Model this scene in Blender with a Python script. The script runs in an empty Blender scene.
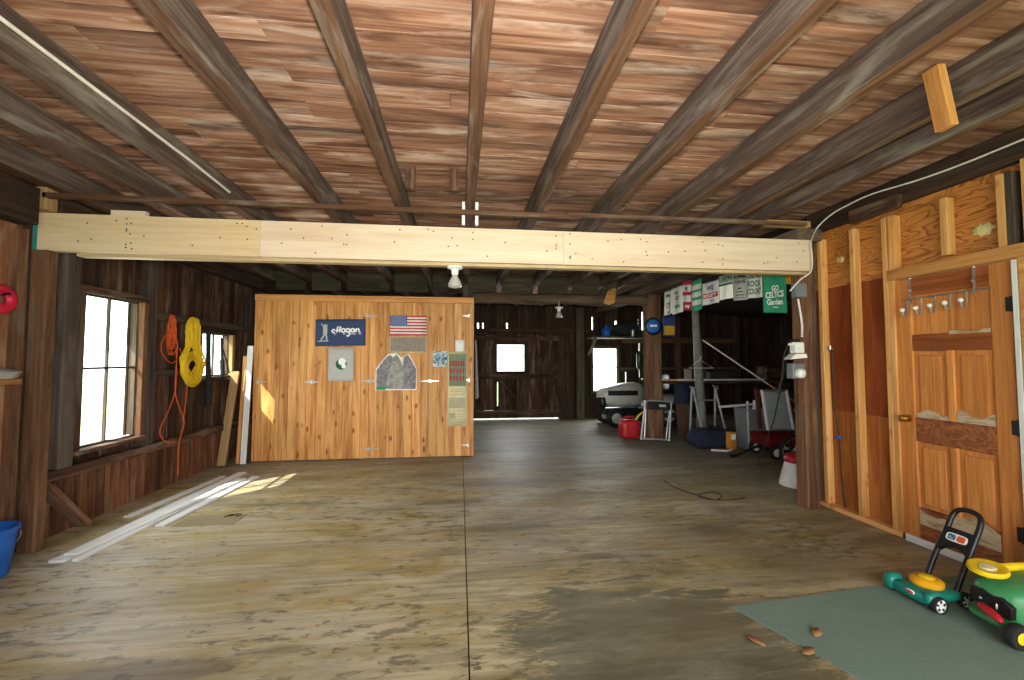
import bpy, math, random
from mathutils import Vector, Matrix, Euler
random.seed(7)
C = bpy.context.scene.collection
V3 = Vector
PI = math.pi
# ------------------------------------------------------------------ camera model
W, HH, F, CH = 1024, 680, 434.0, 1.37
VPX, VPY = 460.0, 360.0
_p = math.atan((VPY - HH / 2) / F)
_y = math.atan((W / 2 - VPX) / F * math.cos(_p))
FWD = V3((math.sin(_y) * math.cos(_p), math.cos(_y) * math.cos(_p), math.sin(_p)))
RGT = V3((math.cos(_y), -math.sin(_y), 0))
UPV = RGT.cross(FWD)


def at(px, py, axis, val):
    """point of the room seen at photo pixel (px,py) on the plane axis=val"""
    d = RGT * ((px - W / 2) / F) + UPV * ((HH / 2 - py) / F) + FWD
    o = V3((0, 0, CH))
    return o + d * ((val - o[axis]) / d[axis])


cam = bpy.data.cameras.new('camera')
cam.sensor_width = 36
cam.lens = F / W * 36
cam.clip_start = 0.03
cam_o = bpy.data.objects.new('camera', cam)
C.objects.link(cam_o)
cam_o.matrix_world = Matrix((
    (RGT.x, UPV.x, -FWD.x, 0), (RGT.y, UPV.y, -FWD.y, 0), (RGT.z, UPV.z, -FWD.z, CH), (0, 0, 0, 1)))
bpy.context.scene.camera = cam_o


# ------------------------------------------------------------------ materials
def lin(c):
    if isinstance(c, str):
        c = [int(c[i:i + 2], 16) / 255 for i in (0, 2, 4)]
        c = [x / 12.92 if x <= .04045 else ((x + .055) / 1.055) ** 2.4 for x in c]
    return (c[0], c[1], c[2], 1)


class NT:
    def __init__(s, name):
        s.m = bpy.data.materials.new(name)
        s.m.use_nodes = True
        s.t = s.m.node_tree
        s.b = s.t.nodes['Principled BSDF']

    def n(s, typ, **kw):
        nd = s.t.nodes.new(typ)
        for k, v in kw.items():
            if k.startswith('i_'):
                key = k[2:]
                key = int(key) if key.isdigit() else key.replace('_', ' ')
                s.put(nd.inputs[key], v)
            else:
                setattr(nd, k, v)
        return nd

    def put(s, sock, v):
        if hasattr(v, 'is_output') or isinstance(v, bpy.types.NodeSocket):
            s.t.links.new(v, sock)
        else:
            sock.default_value = v

    def mix(s, f, a, b, mode='MIX'):
        nd = s.t.nodes.new('ShaderNodeMix')
        nd.data_type = 'RGBA'
        nd.blend_type = mode
        s.put(nd.inputs[0], f)
        s.put(nd.inputs[6], a)
        s.put(nd.inputs[7], b)
        return nd.outputs[2]

    def math(s, op, a, b=0.0, clamp=False):
        nd = s.t.nodes.new('ShaderNodeMath')
        nd.operation = op
        nd.use_clamp = clamp
        s.put(nd.inputs[0], a)
        s.put(nd.inputs[1], b)
        return nd.outputs[0]

    def ramp(s, fac, stops, interp='LINEAR'):
        nd = s.t.nodes.new('ShaderNodeValToRGB')
        cr = nd.color_ramp
        cr.interpolation = interp
        while len(cr.elements) < len(stops):
            cr.elements.new(0.5)
        for e, (p, c) in zip(cr.elements, stops):
            e.position = p
            e.color = c if len(c) == 4 else (*c, 1)
        s.put(nd.inputs[0], fac)
        return nd.outputs[0]

    def noise(s, vec, scale, detail=4, rough=.6, dist=0.0):
        nd = s.n('ShaderNodeTexNoise', i_Scale=scale, i_Detail=detail, i_Roughness=rough, i_Distortion=dist)
        s.put(nd.inputs['Vector'], vec)
        return nd.outputs[0]

    def mapping(s, vec, scale, loc=(0, 0, 0)):
        nd = s.n('ShaderNodeMapping')
        s.put(nd.inputs['Vector'], vec)
        nd.inputs['Scale'].default_value = scale
        nd.inputs['Location'].default_value = loc
        return nd.outputs[0]

    def bump(s, h, strength=.3, dist=.01):
        nd = s.n('ShaderNodeBump', i_Strength=strength, i_Distance=dist)
        s.put(nd.inputs['Height'], h)
        s.t.links.new(nd.outputs[0], s.b.inputs['Normal'])


BW = [(0, 0, 0, 1), (1, 1, 1, 1)]


def wood(name, dark, mid, light, gx=1.6, gy=22, rough=.7, amp=.25, knots=0.0, blotch=.35, blotch_col=None,
         pale=0.0, pale_col='c8b49c', dist=.8, bump=.25, spec=.25, kx=2.2, ky=7.0):
    k = NT(name)
    g = k.n('ShaderNodeAttribute', attribute_name='gc').outputs['Vector']
    r = k.n('ShaderNodeAttribute', attribute_name='rnd').outputs['Fac']
    n1 = k.noise(k.mapping(g, (gx, gy, gy)), 1.0, 7, .62, dist)
    nf = k.noise(k.mapping(g, (gx * 1.6, gy * 4.5, gy * 4.5), (2, 8, 3)), 1.0, 4, .7, .3)
    n1 = k.math('ADD', k.math('MULTIPLY', n1, .68), k.math('MULTIPLY', nf, .32))
    col = k.ramp(n1, [(.33, lin(dark)), (.5, lin(mid)), (.66, lin(light))])
    if blotch:
        n2 = k.noise(k.mapping(g, (1.1, 4.5, 4.5), (3, 5, 1)), 1.0, 4, .6, .6)
        f = k.ramp(n2, [(.48, (0, 0, 0, 1)), (.72, (blotch,) * 3)])
        col = k.mix(f, col, lin(blotch_col or dark))
    if pale:
        n3 = k.noise(k.mapping(g, (1.3, 7, 7), (9, 2, 4)), 1.0, 5, .65, .5)
        f = k.ramp(n3, [(.52, (0, 0, 0, 1)), (.68, (pale,) * 3)])
        col = k.mix(f, col, lin(pale_col))
    if knots:
        vo = k.n('ShaderNodeTexVoronoi', i_Scale=1.0)
        k.put(vo.inputs['Vector'], k.mapping(g, (kx, ky, ky)))
        f = k.ramp(k.math('ADD', vo.outputs['Distance'], k.math('MULTIPLY', k.math('SUBTRACT', nf, .5), .5)), [(.09, (knots,) * 3), (.21, (0, 0, 0, 1))])
        col = k.mix(f, col, lin(dark))
    br = k.math('ADD', k.math('MULTIPLY', r, 2 * amp), 1 - amp)
    hs = k.n('ShaderNodeHueSaturation')
    k.put(hs.inputs['Value'], br)
    k.put(hs.inputs['Color'], col)
    k.put(k.b.inputs['Base Color'], hs.outputs[0])
    k.b.inputs['Roughness'].default_value = rough
    k.b.inputs['Specular IOR Level'].default_value = spec
    if bump:
        k.bump(n1, bump, .006)
    return k.m


def plain(name, col, rough=.5, metal=0.0, var=.08, scale=12, bump=0.0, spec=.4, alpha=None, trans=0.0):
    k = NT(name)
    tc = k.n('ShaderNodeTexCoord').outputs['Object']
    n = k.noise(tc, scale, 4, .6)
    c = lin(col)
    lo = tuple(x * (1 - var * 2) for x in c[:3]) + (1,)
    hi = tuple(min(1, x * (1 + var)) for x in c[:3]) + (1,)
    k.put(k.b.inputs['Base Color'], k.ramp(n, [(.3, lo), (.7, hi)]))
    k.b.inputs['Roughness'].default_value = rough
    k.b.inputs['Metallic'].default_value = metal
    k.b.inputs['Specular IOR Level'].default_value = spec
    if trans:
        k.b.inputs['Transmission Weight'].default_value = trans
    if alpha is not None:
        k.b.inputs['Alpha'].default_value = alpha
    if bump:
        k.bump(n, bump, .004)
    return k.m


M = {}
M['ceil'] = wood('ceiling_boards', '4a2b1e', '91674f', 'b8967f', .8, 13, .8, .22, .5, .85, '332220', .6, 'dac5b2')
M['joist'] = wood('joist_wood', '38261a', '593d2b', '75563f', 1.0, 18, .8, .12, .2, .35, '3f3026', .45, '8d887c')
M['joist_grey'] = wood('old_grey_joist', '352b24', '54463b', '716254', 1.0, 18, .8, .12, .2, .4, '4a3425', .4, '8d887c')
M['joist_side'] = wood('grey_joist_side', '362b24', '574840', '7d7066', .8, 14, .8, .14, .2, .45, '3f291c', .5, '98948c')
M['header'] = wood('header_fir', 'bfa78a', 'd0bda6', 'dacab6', .8, 9, .6, .03, .2, .2, 'cbb08a', .0, bump=.05)
M['header_left'] = wood('header_amber_falloff', 'bba37c', 'ccb692', 'd7c4a6', .8, 9, .6, .03, .2, .25, 'b8945e', .0, bump=.05)  # yellower board, also darkened to paint the light falloff at this end
M['header_under'] = wood('header_ply', '8f7a58', 'b09a75', 'c4b08c', .9, 16, .7, .06, .2, .2)
M['pine'] = wood('knotty_pine', '84481c', 'c68e50', 'dfac6e', .9, 11, .5, .14, .95, .3, 'a86a36', 0, bump=.1, kx=4.2, ky=8)
M['pine_trim'] = wood('pine_trim', '98602e', 'c48a4e', 'd8a468', 1.0, 14, .5, .08, .8, .3, 'a36a38', 0, bump=.1)
M['stud'] = wood('stud_pine', 'ac7036', 'd9a161', 'e8ba80', 1.0, 14, .55, .1, .7, .25, 'a86f38', 0, bump=.1, kx=5, ky=9)
M['door'] = wood('stained_door_fir', 'a05c28', 'c67e40', 'd6964e', 1.4, 30, .5, .1, .0, .3, '9a5f30', 0, bump=.06)
M['door_red'] = wood('bare_red_door_rail', '6a3216', '8c4a22', 'a3602f', 1.4, 30, .6, .1, .0, .3, '6a3216', 0, bump=.06)
M['plank_dark'] = wood('weathered_wall_boards', '1c130e', '412d21', '654734', 1.0, 15, .85, .55, .3, .5, '1b1410', .55, '7d7064')
M['plank_red'] = wood('reddish_wall_boards', '301c12', '69422d', '946643', 1.0, 15, .85, .4, .35, .5, '2a1b14', .45, '927f6a')
M['plank_black'] = wood('old_dark_boards', '1d1511', '382820', '54402f', 1.2, 16, .9, .4, .3, .4, '17110e', .2, '5f564c')
M['post'] = wood('rough_post', '3f281b', '654530', '866347', 1.0, 14, .85, .15, .3, .45, '3c281d', .3, '8f8272')
M['post_dark'] = wood('dark_post', '2b2420', '4b4038', '665a4f', 1.0, 14, .85, .15, .3, .45, '241c18', .3, '6f6a62')
M['log'] = wood('old_beam', '3c2f26', '5f4d3e', '7d6a56', .8, 9, .85, .1, .2, .4, '352820', .2, '8f8372')
M['tan_board'] = wood('tan_board', '7d603e', 'a2845a', 'bb9d72', 1.0, 14, .75, .08, .3, .3)
M['white_board'] = wood('white_primed_board', 'c4c6c4', 'dcdedc', 'e8eae8', .7, 8, .45, .05, 0, .2, 'b7bab8', 0, bump=.03)
M['gapblk'] = plain('board_gap', '0d0a08', .95)


def plywood(name, a, b, c, gloss=.5):
    k = NT(name)
    g = k.n('ShaderNodeTexCoord').outputs['Object']
    n0 = k.noise(k.mapping(g, (1, 1.3, 5.5)), 1.2, 2, .5, .4)
    rings = k.math('FRACT', k.math('MULTIPLY', n0, 15.0))
    f = k.ramp(rings, [(0, (0, 0, 0, 1)), (.55, (.25,) * 3), (.86, (1, 1, 1, 1)), (1, (0, 0, 0, 1))])
    n1 = k.noise(k.mapping(g, (1, 5, 60)), 1.0, 5, .6)
    base = k.ramp(n1, [(.3, lin(a)), (.7, lin(b))])
    k.put(k.b.inputs['Base Color'], k.mix(f, base, lin(c)))
    k.b.inputs['Roughness'].default_value = gloss
    return k.m


M['ply'] = plywood('rotary_cut_plywood', 'c07a38', 'd29048', '874618')
M['ply_red'] = wood('red_brown_sheet', '662c12', '873f19', '9d5226', 1.2, 10, .5, .06, .35, .3, '5a2b13', .12, 'b98a5c', bump=.05)

M['ply_low'] = wood('brown_plywood', '7f4219', 'a3602b', 'b87a40', 1.2, 10, .5, .06, .35, .3, '6d3514', 0, bump=.05)
# floor -------------------------------------------------------------
k = NT('worn_painted_floor')
g = k.n('ShaderNodeAttribute', attribute_name='gc').outputs['Vector']
r = k.n('ShaderNodeAttribute', attribute_name='rnd').outputs['Fac']
ob = k.n('ShaderNodeTexCoord').outputs['Object']
n1 = k.noise(k.mapping(ob, (1.4, 26, 1)), 1.0, 7, .65, .5)
col = k.ramp(n1, [(.28, lin('8a7f62')), (.5, lin('b1a584')), (.72, lin('cbc1a4'))])
# ochre worn ground in the middle, pale grey-tan to the left
n2 = k.noise(k.mapping(ob, (.5, .8, 1), (4, 1, 0)), 1.3, 4, .6, .3)
col = k.mix(k.ramp(n2, [(.42, (0, 0, 0, 1)), (.62, (.55,) * 3)]), col, lin('b3ad9a'))
n2b = k.noise(k.mapping(ob, (.9, 3.2, 1), (1, 7, 0)), 1.3, 5, .65, .6)
col = k.mix(k.ramp(n2b, [(.47, (0, 0, 0, 1)), (.64, (.75,) * 3)]), col, lin('a08c44'))
# dark scuffs stretched along the boards
n3 = k.noise(k.mapping(ob, (6.5, 17, 1), (2, 3, 0)), 1.0, 6, .68, .3)
cl = k.noise(k.mapping(ob, (.7, 1.1, 1), (8, 2, 0)), 1.2, 3, .55, .3)
n3 = k.math('ADD', n3, k.math('MULTIPLY', k.math('SUBTRACT', cl, .5), .35))
col = k.mix(k.ramp(n3, [(.555, (0, 0, 0, 1)), (.64, (.68,) * 3)]), col, lin('3f3826'))
n3b = k.noise(k.mapping(ob, (.7, 2.6, 1), (6, 3, 0)), 1.0, 6, .7, .9)
col = k.mix(k.ramp(n3b, [(.54, (0, 0, 0, 1)), (.68, (.6,) * 3)]), col, lin('5d583a'))
# patch of old grey paint in the middle of the near floor
sx = k.n('ShaderNodeSeparateXYZ')
k.put(sx.inputs[0], ob)
nw = k.noise(k.mapping(ob, (2.4, 8, 1)), 1.0, 8, .75, .5)
dx = k.math('DIVIDE', k.math('SUBTRACT', sx.outputs[0], .95), .75)
dy = k.math('DIVIDE', k.math('SUBTRACT', sx.outputs[1], 2.0), .7)
rr = k.math('SQRT', k.math('ADD', k.math('MULTIPLY', dx, dx), k.math('MULTIPLY', dy, dy)))
pm = k.math('SUBTRACT', k.math('ADD', rr, k.math('MULTIPLY', nw, 2.8)), 1.4)
col = k.mix(k.ramp(pm, [(.84, (.88,) * 3), (.98, (0, 0, 0, 1))]), col, k.ramp(nw, [(.38, lin('45493b')), (.62, lin('7d7f6c'))]))
# olive-brown grime worn into the right half, with a few old spills
dk = k.noise(k.mapping(ob, (.55, 1.6, 1), (3, 9, 0)), 1.6, 7, .72, .8)
side = k.math('MULTIPLY', k.math('ADD', sx.outputs[0], 1.3), .22, True)
side = k.math('MINIMUM', side, .42)
col = k.mix(k.ramp(k.math('ADD', dk, k.math('MULTIPLY', side, .55)), [(.56, (0, 0, 0, 1)), (.8, (.62,) * 3)]), col, lin('5a5032'))
for (cx0, cy0, ax0, ay0, cc) in ((-1.35, 2.15, .42, .1, '5f4f34'), (2.05, 3.35, .3, .2, '5e4c33'), (.95, 3.0, .22, .06, '5a4a30'), (.35, 3.6, .5, .12, '4c4630'), (-.1, 4.3, .45, .1, '4f4936'), (2.3, 2.75, .45, .25, '6a6048'), (.6, 4.9, .8, .25, '4e4638')):
    ex = k.math('DIVIDE', k.math('SUBTRACT', sx.outputs[0], cx0), ax0)
    ey = k.math('DIVIDE', k.math('SUBTRACT', sx.outputs[1], cy0), ay0)
    er = k.math('ADD', k.math('SQRT', k.math('ADD', k.math('MULTIPLY', ex, ex), k.math('MULTIPLY', ey, ey))), k.math('MULTIPLY', k.math('SUBTRACT', dk, .5), 2.6))
    col = k.mix(k.ramp(er, [(.5, (.6,) * 3), (1.0, (0, 0, 0, 1))]), col, lin(cc))
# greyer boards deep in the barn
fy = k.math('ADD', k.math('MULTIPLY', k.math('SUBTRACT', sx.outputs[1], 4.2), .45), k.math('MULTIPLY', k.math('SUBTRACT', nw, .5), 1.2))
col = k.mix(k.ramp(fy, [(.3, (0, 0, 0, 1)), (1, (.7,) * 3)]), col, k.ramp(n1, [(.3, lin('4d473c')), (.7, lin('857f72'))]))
hs = k.n('ShaderNodeHueSaturation')
k.put(hs.inputs['Value'], k.math('ADD', k.math('MULTIPLY', r, .22), .89))
k.put(hs.inputs['Color'], col)
k.put(k.b.inputs['Base Color'], hs.outputs[0])
k.put(k.b.inputs['Roughness'], k.math('ADD', k.math('MULTIPLY', n3b, .45), .36))
k.b.inputs['Specular IOR Level'].default_value = .45
k.bump(n1, .2, .004)
M['floor'] = k.m

k = NT('sheet_floor_board')
ob = k.n('ShaderNodeTexCoord').outputs['Object']
n1 = k.noise(k.mapping(ob, (1.4, 26, 1)), 1.0, 7, .65, .5)
k.put(k.b.inputs['Base Color'], k.ramp(n1, [(.3, lin('746748')), (.7, lin('a39876'))]))
M['hatch'] = k.m

k = NT('green_carpet')
ob = k.n('ShaderNodeTexCoord').outputs['Object']
n1 = k.noise(ob, 260, 3, .7)
n2 = k.noise(k.mapping(ob, (1, 2.5, 1)), 2.5, 5, .6)
col = k.ramp(n1, [(.3, lin('556c63')), (.7, lin('769083'))])
col = k.mix(k.ramp(n2, [(.4, (0, 0, 0, 1)), (.75, (.4,) * 3)]), col, lin('7d8778'))
k.put(k.b.inputs['Base Color'], col)
k.b.inputs['Roughness'].default_value = .95
k.bump(n1, .4, .003)
M['carpet'] = k.m

k = NT('white_water_mark')
ob = k.n('ShaderNodeTexCoord').outputs['Object']
n1 = k.noise(k.mapping(ob, (1, 5, 22)), 1.2, 5, .65, .8)
k.put(k.b.inputs['Base Color'], k.ramp(n1, [(.28, lin('86572f')), (.42, lin('a98f6c')), (.55, lin('c2b193')), (.72, lin('9a7448'))]))
M['mark'] = k.m

k = NT('tide_stained_rail')
ob = k.n('ShaderNodeTexCoord').outputs['Object']
n1 = k.noise(k.mapping(ob, (1, 6, 13), (0, 2, 1)), 1.0, 4, .6, 1.0)
k.put(k.b.inputs['Base Color'], k.ramp(n1, [(.3, lin('5b2a12')), (.45, lin('7d4320')), (.5, lin('a3622f')), (.56, lin('733a1a')), (.7, lin('9a5a2b'))]))
M['tide'] = k.m

M['white_paint'] = plain('white_paint', 'e6e4de', .5)
M['white_plastic'] = plain('white_plastic', 'dfe0de', .4)
M['grey_plastic'] = plain('grey_plastic', '6f7478', .5)
M['black'] = plain('black_plastic', '151517', .4)
M['rubber'] = plain('black_rubber', '1b1b1c', .8)
M['brass'] = plain('brass', 'b98d3a', .3, 1.0)
M['steel'] = plain('galvanised_steel', 'b8bab9', .4, .9)
M['alu'] = plain('aluminium_tube', 'c6c9c8', .35, .75)
M['dkmetal'] = plain('dark_iron', '37332f', .55, .7)
M['foam'] = plain('spray_foam', 'e2d59a', .8, bump=.5, scale=60)
M['teal_paint'] = plain('teal_end_paint', '2f7f80', .7)
M['red_plastic'] = plain('red_plastic', 'b3202a', .4)
M['red_can'] = plain('red_can_plastic', 'b01a22', .45)
M['yellow'] = plain('yellow_plastic', 'e2c01e', .4)
M['amber'] = plain('amber_plastic', 'e0a21c', .4)
M['green_toy'] = plain('green_plastic', '3f8a57', .4)
M['teal_toy'] = plain('teal_green_plastic', '13796b', .4)
M['blue'] = plain('blue_plastic', '1f5fb4', .45)
M['rope_y'] = plain('yellow_rope', 'dcb81c', .7, scale=90)
M['cord_o'] = plain('orange_cord', 'c9531f', .6)
M['pink'] = plain('red_hose_plastic', 'c3203f', .45)
M['foil'] = plain('silver_foil', 'b9bdc2', .35, .6, bump=.6, scale=30)
M['cable'] = plain('white_cable', 'd9d6cc', .5)
M['cable_k'] = plain('dark_cable', '2a2622', .6)
M['navy'] = plain('navy_cloth', '34456a', .85, bump=.1, scale=60)
M['navy_bag'] = plain('navy_bag_cloth', '1d2338', .85, bump=.2, scale=20)
M['grey_cloth'] = plain('light_grey_cloth', 'b3b3ae', .9, bump=.1, scale=60)
M['white_cloth'] = plain('white_terry', 'c9cac4', .95, bump=.2, scale=120)
M['grey_terry'] = plain('grey_terry', 'a4a7a2', .95, bump=.2, scale=120)
M['bright_cloth'] = plain('bright_white_cloth', 'f1f1ee', .9, bump=.1, scale=120)
M['green_cloth'] = plain('green_terry', '2f8f6b', .95, bump=.2, scale=120)
M['red_cloth'] = plain('red_terry', 'a32638', .95)
M['yellow_cloth'] = plain('yellow_terry', 'd8a51c', .95, bump=.2, scale=120)
M['black_ink'] = plain('dark_ink', '2b2f30', .8)
M['green_ink'] = plain('green_ink', '0f6142', .85)
M['blue_ink'] = plain('blue_ink', '3b4a86', .85)
M['red_ink'] = plain('red_ink', 'a8202c', .85)
M['white_ink'] = plain('white_ink', 'eceeea', .8)
M['flag_blue'] = plain('flag_blue', '23418f', .8)
M['flag_red'] = plain('flag_red', 'c43a48', .8)
M['paper'] = plain('white_paper', 'e8e8e4', .8)
M['paper_old'] = plain('old_paper', 'cfc69c', .85, scale=20)
M['wagon_red'] = plain('wagon_red', '6f1620', .4)
M['maroon'] = plain('dark_red_edge', '5a2018', .6)
M['panel_grey'] = plain('grey_sling_cloth', 'a9b2b2', .7)
M['bin_grey'] = plain('smoky_plastic', '8b9092', .4, alpha=.75)
M['mower_grey'] = plain('pale_grey_hood', 'b8bcb4', .4)
M['brown_board'] = plain('brown_hardboard', '4b3527', .8)
M['orange_box'] = plain('orange_box', 'd0892a', .7)
M['leaf'] = plain('dry_leaf', '8f6a42', .85)
M['lumps'] = plain('dark_tarp', '2a322f', .8, bump=.4, scale=9)
M['greenwood'] = wood('olive_loft_board', '2e2b20', '454031', '5c5543', 1.2, 14, .85, .15, .1, .3)

k = NT('flood_bulb_glass')
k.b.inputs['Base Color'].default_value = lin('c9cbc9')
k.b.inputs['Roughness'].default_value = .15
k.b.inputs['Metallic'].default_value = .45
M['bulb'] = k.m
k = NT('window_glass')
for nd in list(k.t.nodes):
    if nd.type == 'BSDF_PRINCIPLED':
        k.t.nodes.remove(nd)
gl = k.n('ShaderNodeBsdfGlossy', i_Roughness=.05)
tr = k.n('ShaderNodeBsdfTransparent', i_Color=(.96, .98, .96, 1))
mx = k.n('ShaderNodeMixShader', i_0=.05, i_1=tr.outputs[0], i_2=gl.outputs[0])
k.t.links.new(mx.outputs[0], k.t.nodes['Material Output'].inputs[0])
M['glass'] = k.m


def picture(name, cols, scale, dist=1.0, det=6):
    k = NT(name)
    ob = k.n('ShaderNodeTexCoord').outputs['Object']
    n = k.noise(ob, scale, det, .7, dist)
    k.put(k.b.inputs['Base Color'], k.ramp(n, [(.3 + .4 * i / (len(cols) - 1), lin(c)) for i, c in enumerate(cols)]))
    k.b.inputs['Roughness'].default_value = .6
    return k.m


M['crowd'] = picture('crowd_photo', ['4a4440', 'a09482', '5d544c', 'b5a994'], 55)
M['collage'] = picture('mountain_photo', ['3c443c', 'a3a698', '5a5f58', 'd6d6ca'], 8, 2)
M['collage2'] = picture('dark_rock_photo', ['2c3832', '77737a', '9b9698'], 9, 2)
M['sea'] = picture('sea_photo', ['122850', '2a6380', 'cfdde0', '16264a'], 11, 1.5)
M['field'] = picture('green_team_photo', ['465b46', '6b7f62', '55694f', '8b9a76'], 26)
M['news'] = picture('newsprint_photo', ['56544a', 'b0a884', '6d6a5c'], 60)
M['column'] = picture('mottled_grey_bark', ['3f3f3c', '8b8c86', '55544f', 'a9aaa4'], 26)


# ------------------------------------------------------------------ mesh builder
class MB:
    def __init__(s):
        s.v, s.f, s.g, s.r, s.m, s.sm = [], [], [], [], [], []

    def add(s, verts, faces, gc=None, rnd=None, mi=0, smooth=False):
        n = len(s.v)
        rnd = random.random() if rnd is None else rnd
        if gc is None:
            o = V3((random.uniform(0, 50), random.uniform(0, 50), random.uniform(0, 50)))
            gc = [V3(v) + o for v in verts]
        s.v += [V3(v) for v in verts]
        s.g += gc
        for fc in faces:
            s.f.append([n + i for i in fc])
            s.r.append(rnd)
            s.m.append(mi)
            s.sm.append(smooth)
        return s

    def box(s, c, d, rot=None, mi=0, rnd=None, grain=None):
        ax = grain if grain is not None else max(range(3), key=lambda i: d[i])
        order = [ax] + [i for i in range(3) if i != ax]
        o = V3((random.uniform(0, 50), random.uniform(0, 50), random.uniform(0, 50)))
        vs, gc = [], []
        for sx_ in (-.5, .5):
            for sy_ in (-.5, .5):
                for sz_ in (-.5, .5):
                    l = V3((sx_ * d[0], sy_ * d[1], sz_ * d[2]))
                    gc.append(V3([l[i] for i in order]) + o)
                    if rot is not None:
                        l = rot @ l
                    vs.append(V3(c) + l)
        fs = [(0, 1, 3, 2), (4, 6, 7, 5), (0, 4, 5, 1), (2, 3, 7, 6), (0, 2, 6, 4), (1, 5, 7, 3)]
        return s.add(vs, fs, gc, rnd, mi)

    def bx(s, x0, x1, y0, y1, z0, z1, **kw):
        return s.box(((x0 + x1) / 2, (y0 + y1) / 2, (z0 + z1) / 2), (abs(x1 - x0), abs(y1 - y0), abs(z1 - z0)), **kw)

    def beam(s, a, b, w, h, up=(0, 0, 1), **kw):
        a, b = V3(a), V3(b)
        x = (b - a)
        L = x.length
        x.normalize()
        y = V3(up).cross(x)
        if y.length < 1e-4:
            y = V3((0, 1, 0)).cross(x)
        y.normalize()
        z = x.cross(y)
        R = Matrix((x, y, z)).transposed()
        return s.box((a + b) / 2, (L, w, h), rot=R, grain=0, **kw)

    def tube(s, pts, r, seg=8, closed=False, mi=0, cap=True):
        pts = [V3(p) for p in pts]
        n = len(pts)
        rs = r if isinstance(r, (list, tuple)) else [r] * n
        vs, gc, fs = [], [], []
        nrm = None
        L = 0
        o = random.uniform(0, 50)
        for i, p in enumerate(pts):
            a = pts[i - 1] if (i > 0 or closed) else p
            b = pts[(i + 1) % n] if (i < n - 1 or closed) else p
            t = (b - a).normalized()
            if nrm is None:
                nrm = t.cross(V3((0, 0, 1)))
                if nrm.length < .05:
                    nrm = t.cross(V3((1, 0, 0)))
                nrm.normalize()
            else:
                nrm = nrm - t * nrm.dot(t)
                nrm.normalize()
            bn = t.cross(nrm)
            if i:
                L += (p - pts[i - 1]).length
            for j in range(seg):
                an = 2 * PI * j / seg
                q = nrm * math.cos(an) + bn * math.sin(an)
                vs.append(p + q * rs[i])
                gc.append(V3((L + o, math.cos(an) * rs[i], math.sin(an) * rs[i] + o)))
        m = n if closed else n - 1
        for i in range(m):
            for j in range(seg):
                a, b = i * seg + j, i * seg + (j + 1) % seg
                c, d = ((i + 1) % n) * seg + (j + 1) % seg, ((i + 1) % n) * seg + j
                fs.append((a, b, c, d))
        if not closed and cap:
            fs.append(tuple(range(seg))[::-1])
            fs.append(tuple(range((n - 1) * seg, n * seg)))
        return s.add(vs, fs, gc, None, mi, True)

    def lathe(s, prof, c, axis=(0, 0, 1), seg=24, mi=0, sx=1, sy=1, cap=True):
        """prof: list of (radius, height) along axis"""
        ax = V3(axis).normalized()
        u = ax.cross(V3((0, 1, 0)))
        if u.length < .1:
            u = ax.cross(V3((1, 0, 0)))
        u.normalize()
        w = ax.cross(u)
        vs, fs = [], []
        for (r, h) in prof:
            for j in range(seg):
                a = 2 * PI * j / seg
                vs.append(V3(c) + ax * h + u * (math.cos(a) * r * sx) + w * (math.sin(a) * r * sy))
        for i in range(len(prof) - 1):
            for j in range(seg):
                fs.append((i * seg + j, i * seg + (j + 1) % seg, (i + 1) * seg + (j + 1) % seg, (i + 1) * seg + j))
        if cap and prof[0][0] > 1e-5:
            fs.append(tuple(range(seg))[::-1])
        if cap and prof[-1][0] > 1e-5:
            fs.append(tuple(range((len(prof) - 1) * seg, len(prof) * seg)))
        return s.add(vs, fs, None, None, mi, True)

    def prism(s, poly, o, U, Vv, depth, mi=0, smooth=False):
        """poly in (u,v); extruded by vector depth"""
        o, U, Vv, D = V3(o), V3(U), V3(Vv), V3(depth)
        n = len(poly)
        vs = [o + U * a + Vv * b for a, b in poly]
        vs += [v + D for v in vs]
        fs = [tuple(range(n))[::-1], tuple(range(n, 2 * n))]
        fs += [(i, (i + 1) % n, n + (i + 1) % n, n + i) for i in range(n)]
        return s.add(vs, fs, None, None, mi, smooth)

    def patch(s, P, u0, u1, v0, v1, nu=2, nv=2, off=0.0, mi=0):
        vs = [P(u0 + (u1 - u0) * i / nu, v0 + (v1 - v0) * j / nv, off) for j in range(nv + 1) for i in range(nu + 1)]
        fs = [(j * (nu + 1) + i, j * (nu + 1) + i + 1, (j + 1) * (nu + 1) + i + 1, (j + 1) * (nu + 1) + i)
              for j in range(nv) for i in range(nu)]
        return s.add(vs, fs, None, None, mi, True)

    def blob(s, c, rad, pw=2.0, seg=20, rings=12, fn=None, mi=0):
        """superellipsoid"""
        def sg(x, p):
            return math.copysign(abs(x) ** p, x)
        e = 2.0 / pw
        vs, fs = [], []
        for i in range(rings + 1):
            ph = -PI / 2 + PI * i / rings
            for j in range(seg):
                th = 2 * PI * j / seg
                p = V3((rad[0] * sg(math.cos(ph), e) * sg(math.cos(th), e), rad[1] * sg(math.cos(ph), e) * sg(math.sin(th), e),
                        rad[2] * sg(math.sin(ph), e)))
                if fn:
                    p = fn(p)
                vs.append(V3(c) + p)
        for i in range(rings):
            for j in range(seg):
                fs.append((i * seg + j, i * seg + (j + 1) % seg, (i + 1) * seg + (j + 1) % seg, (i + 1) * seg + j))
        return s.add(vs, fs, None, None, mi, True)


ORG = {}


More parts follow.
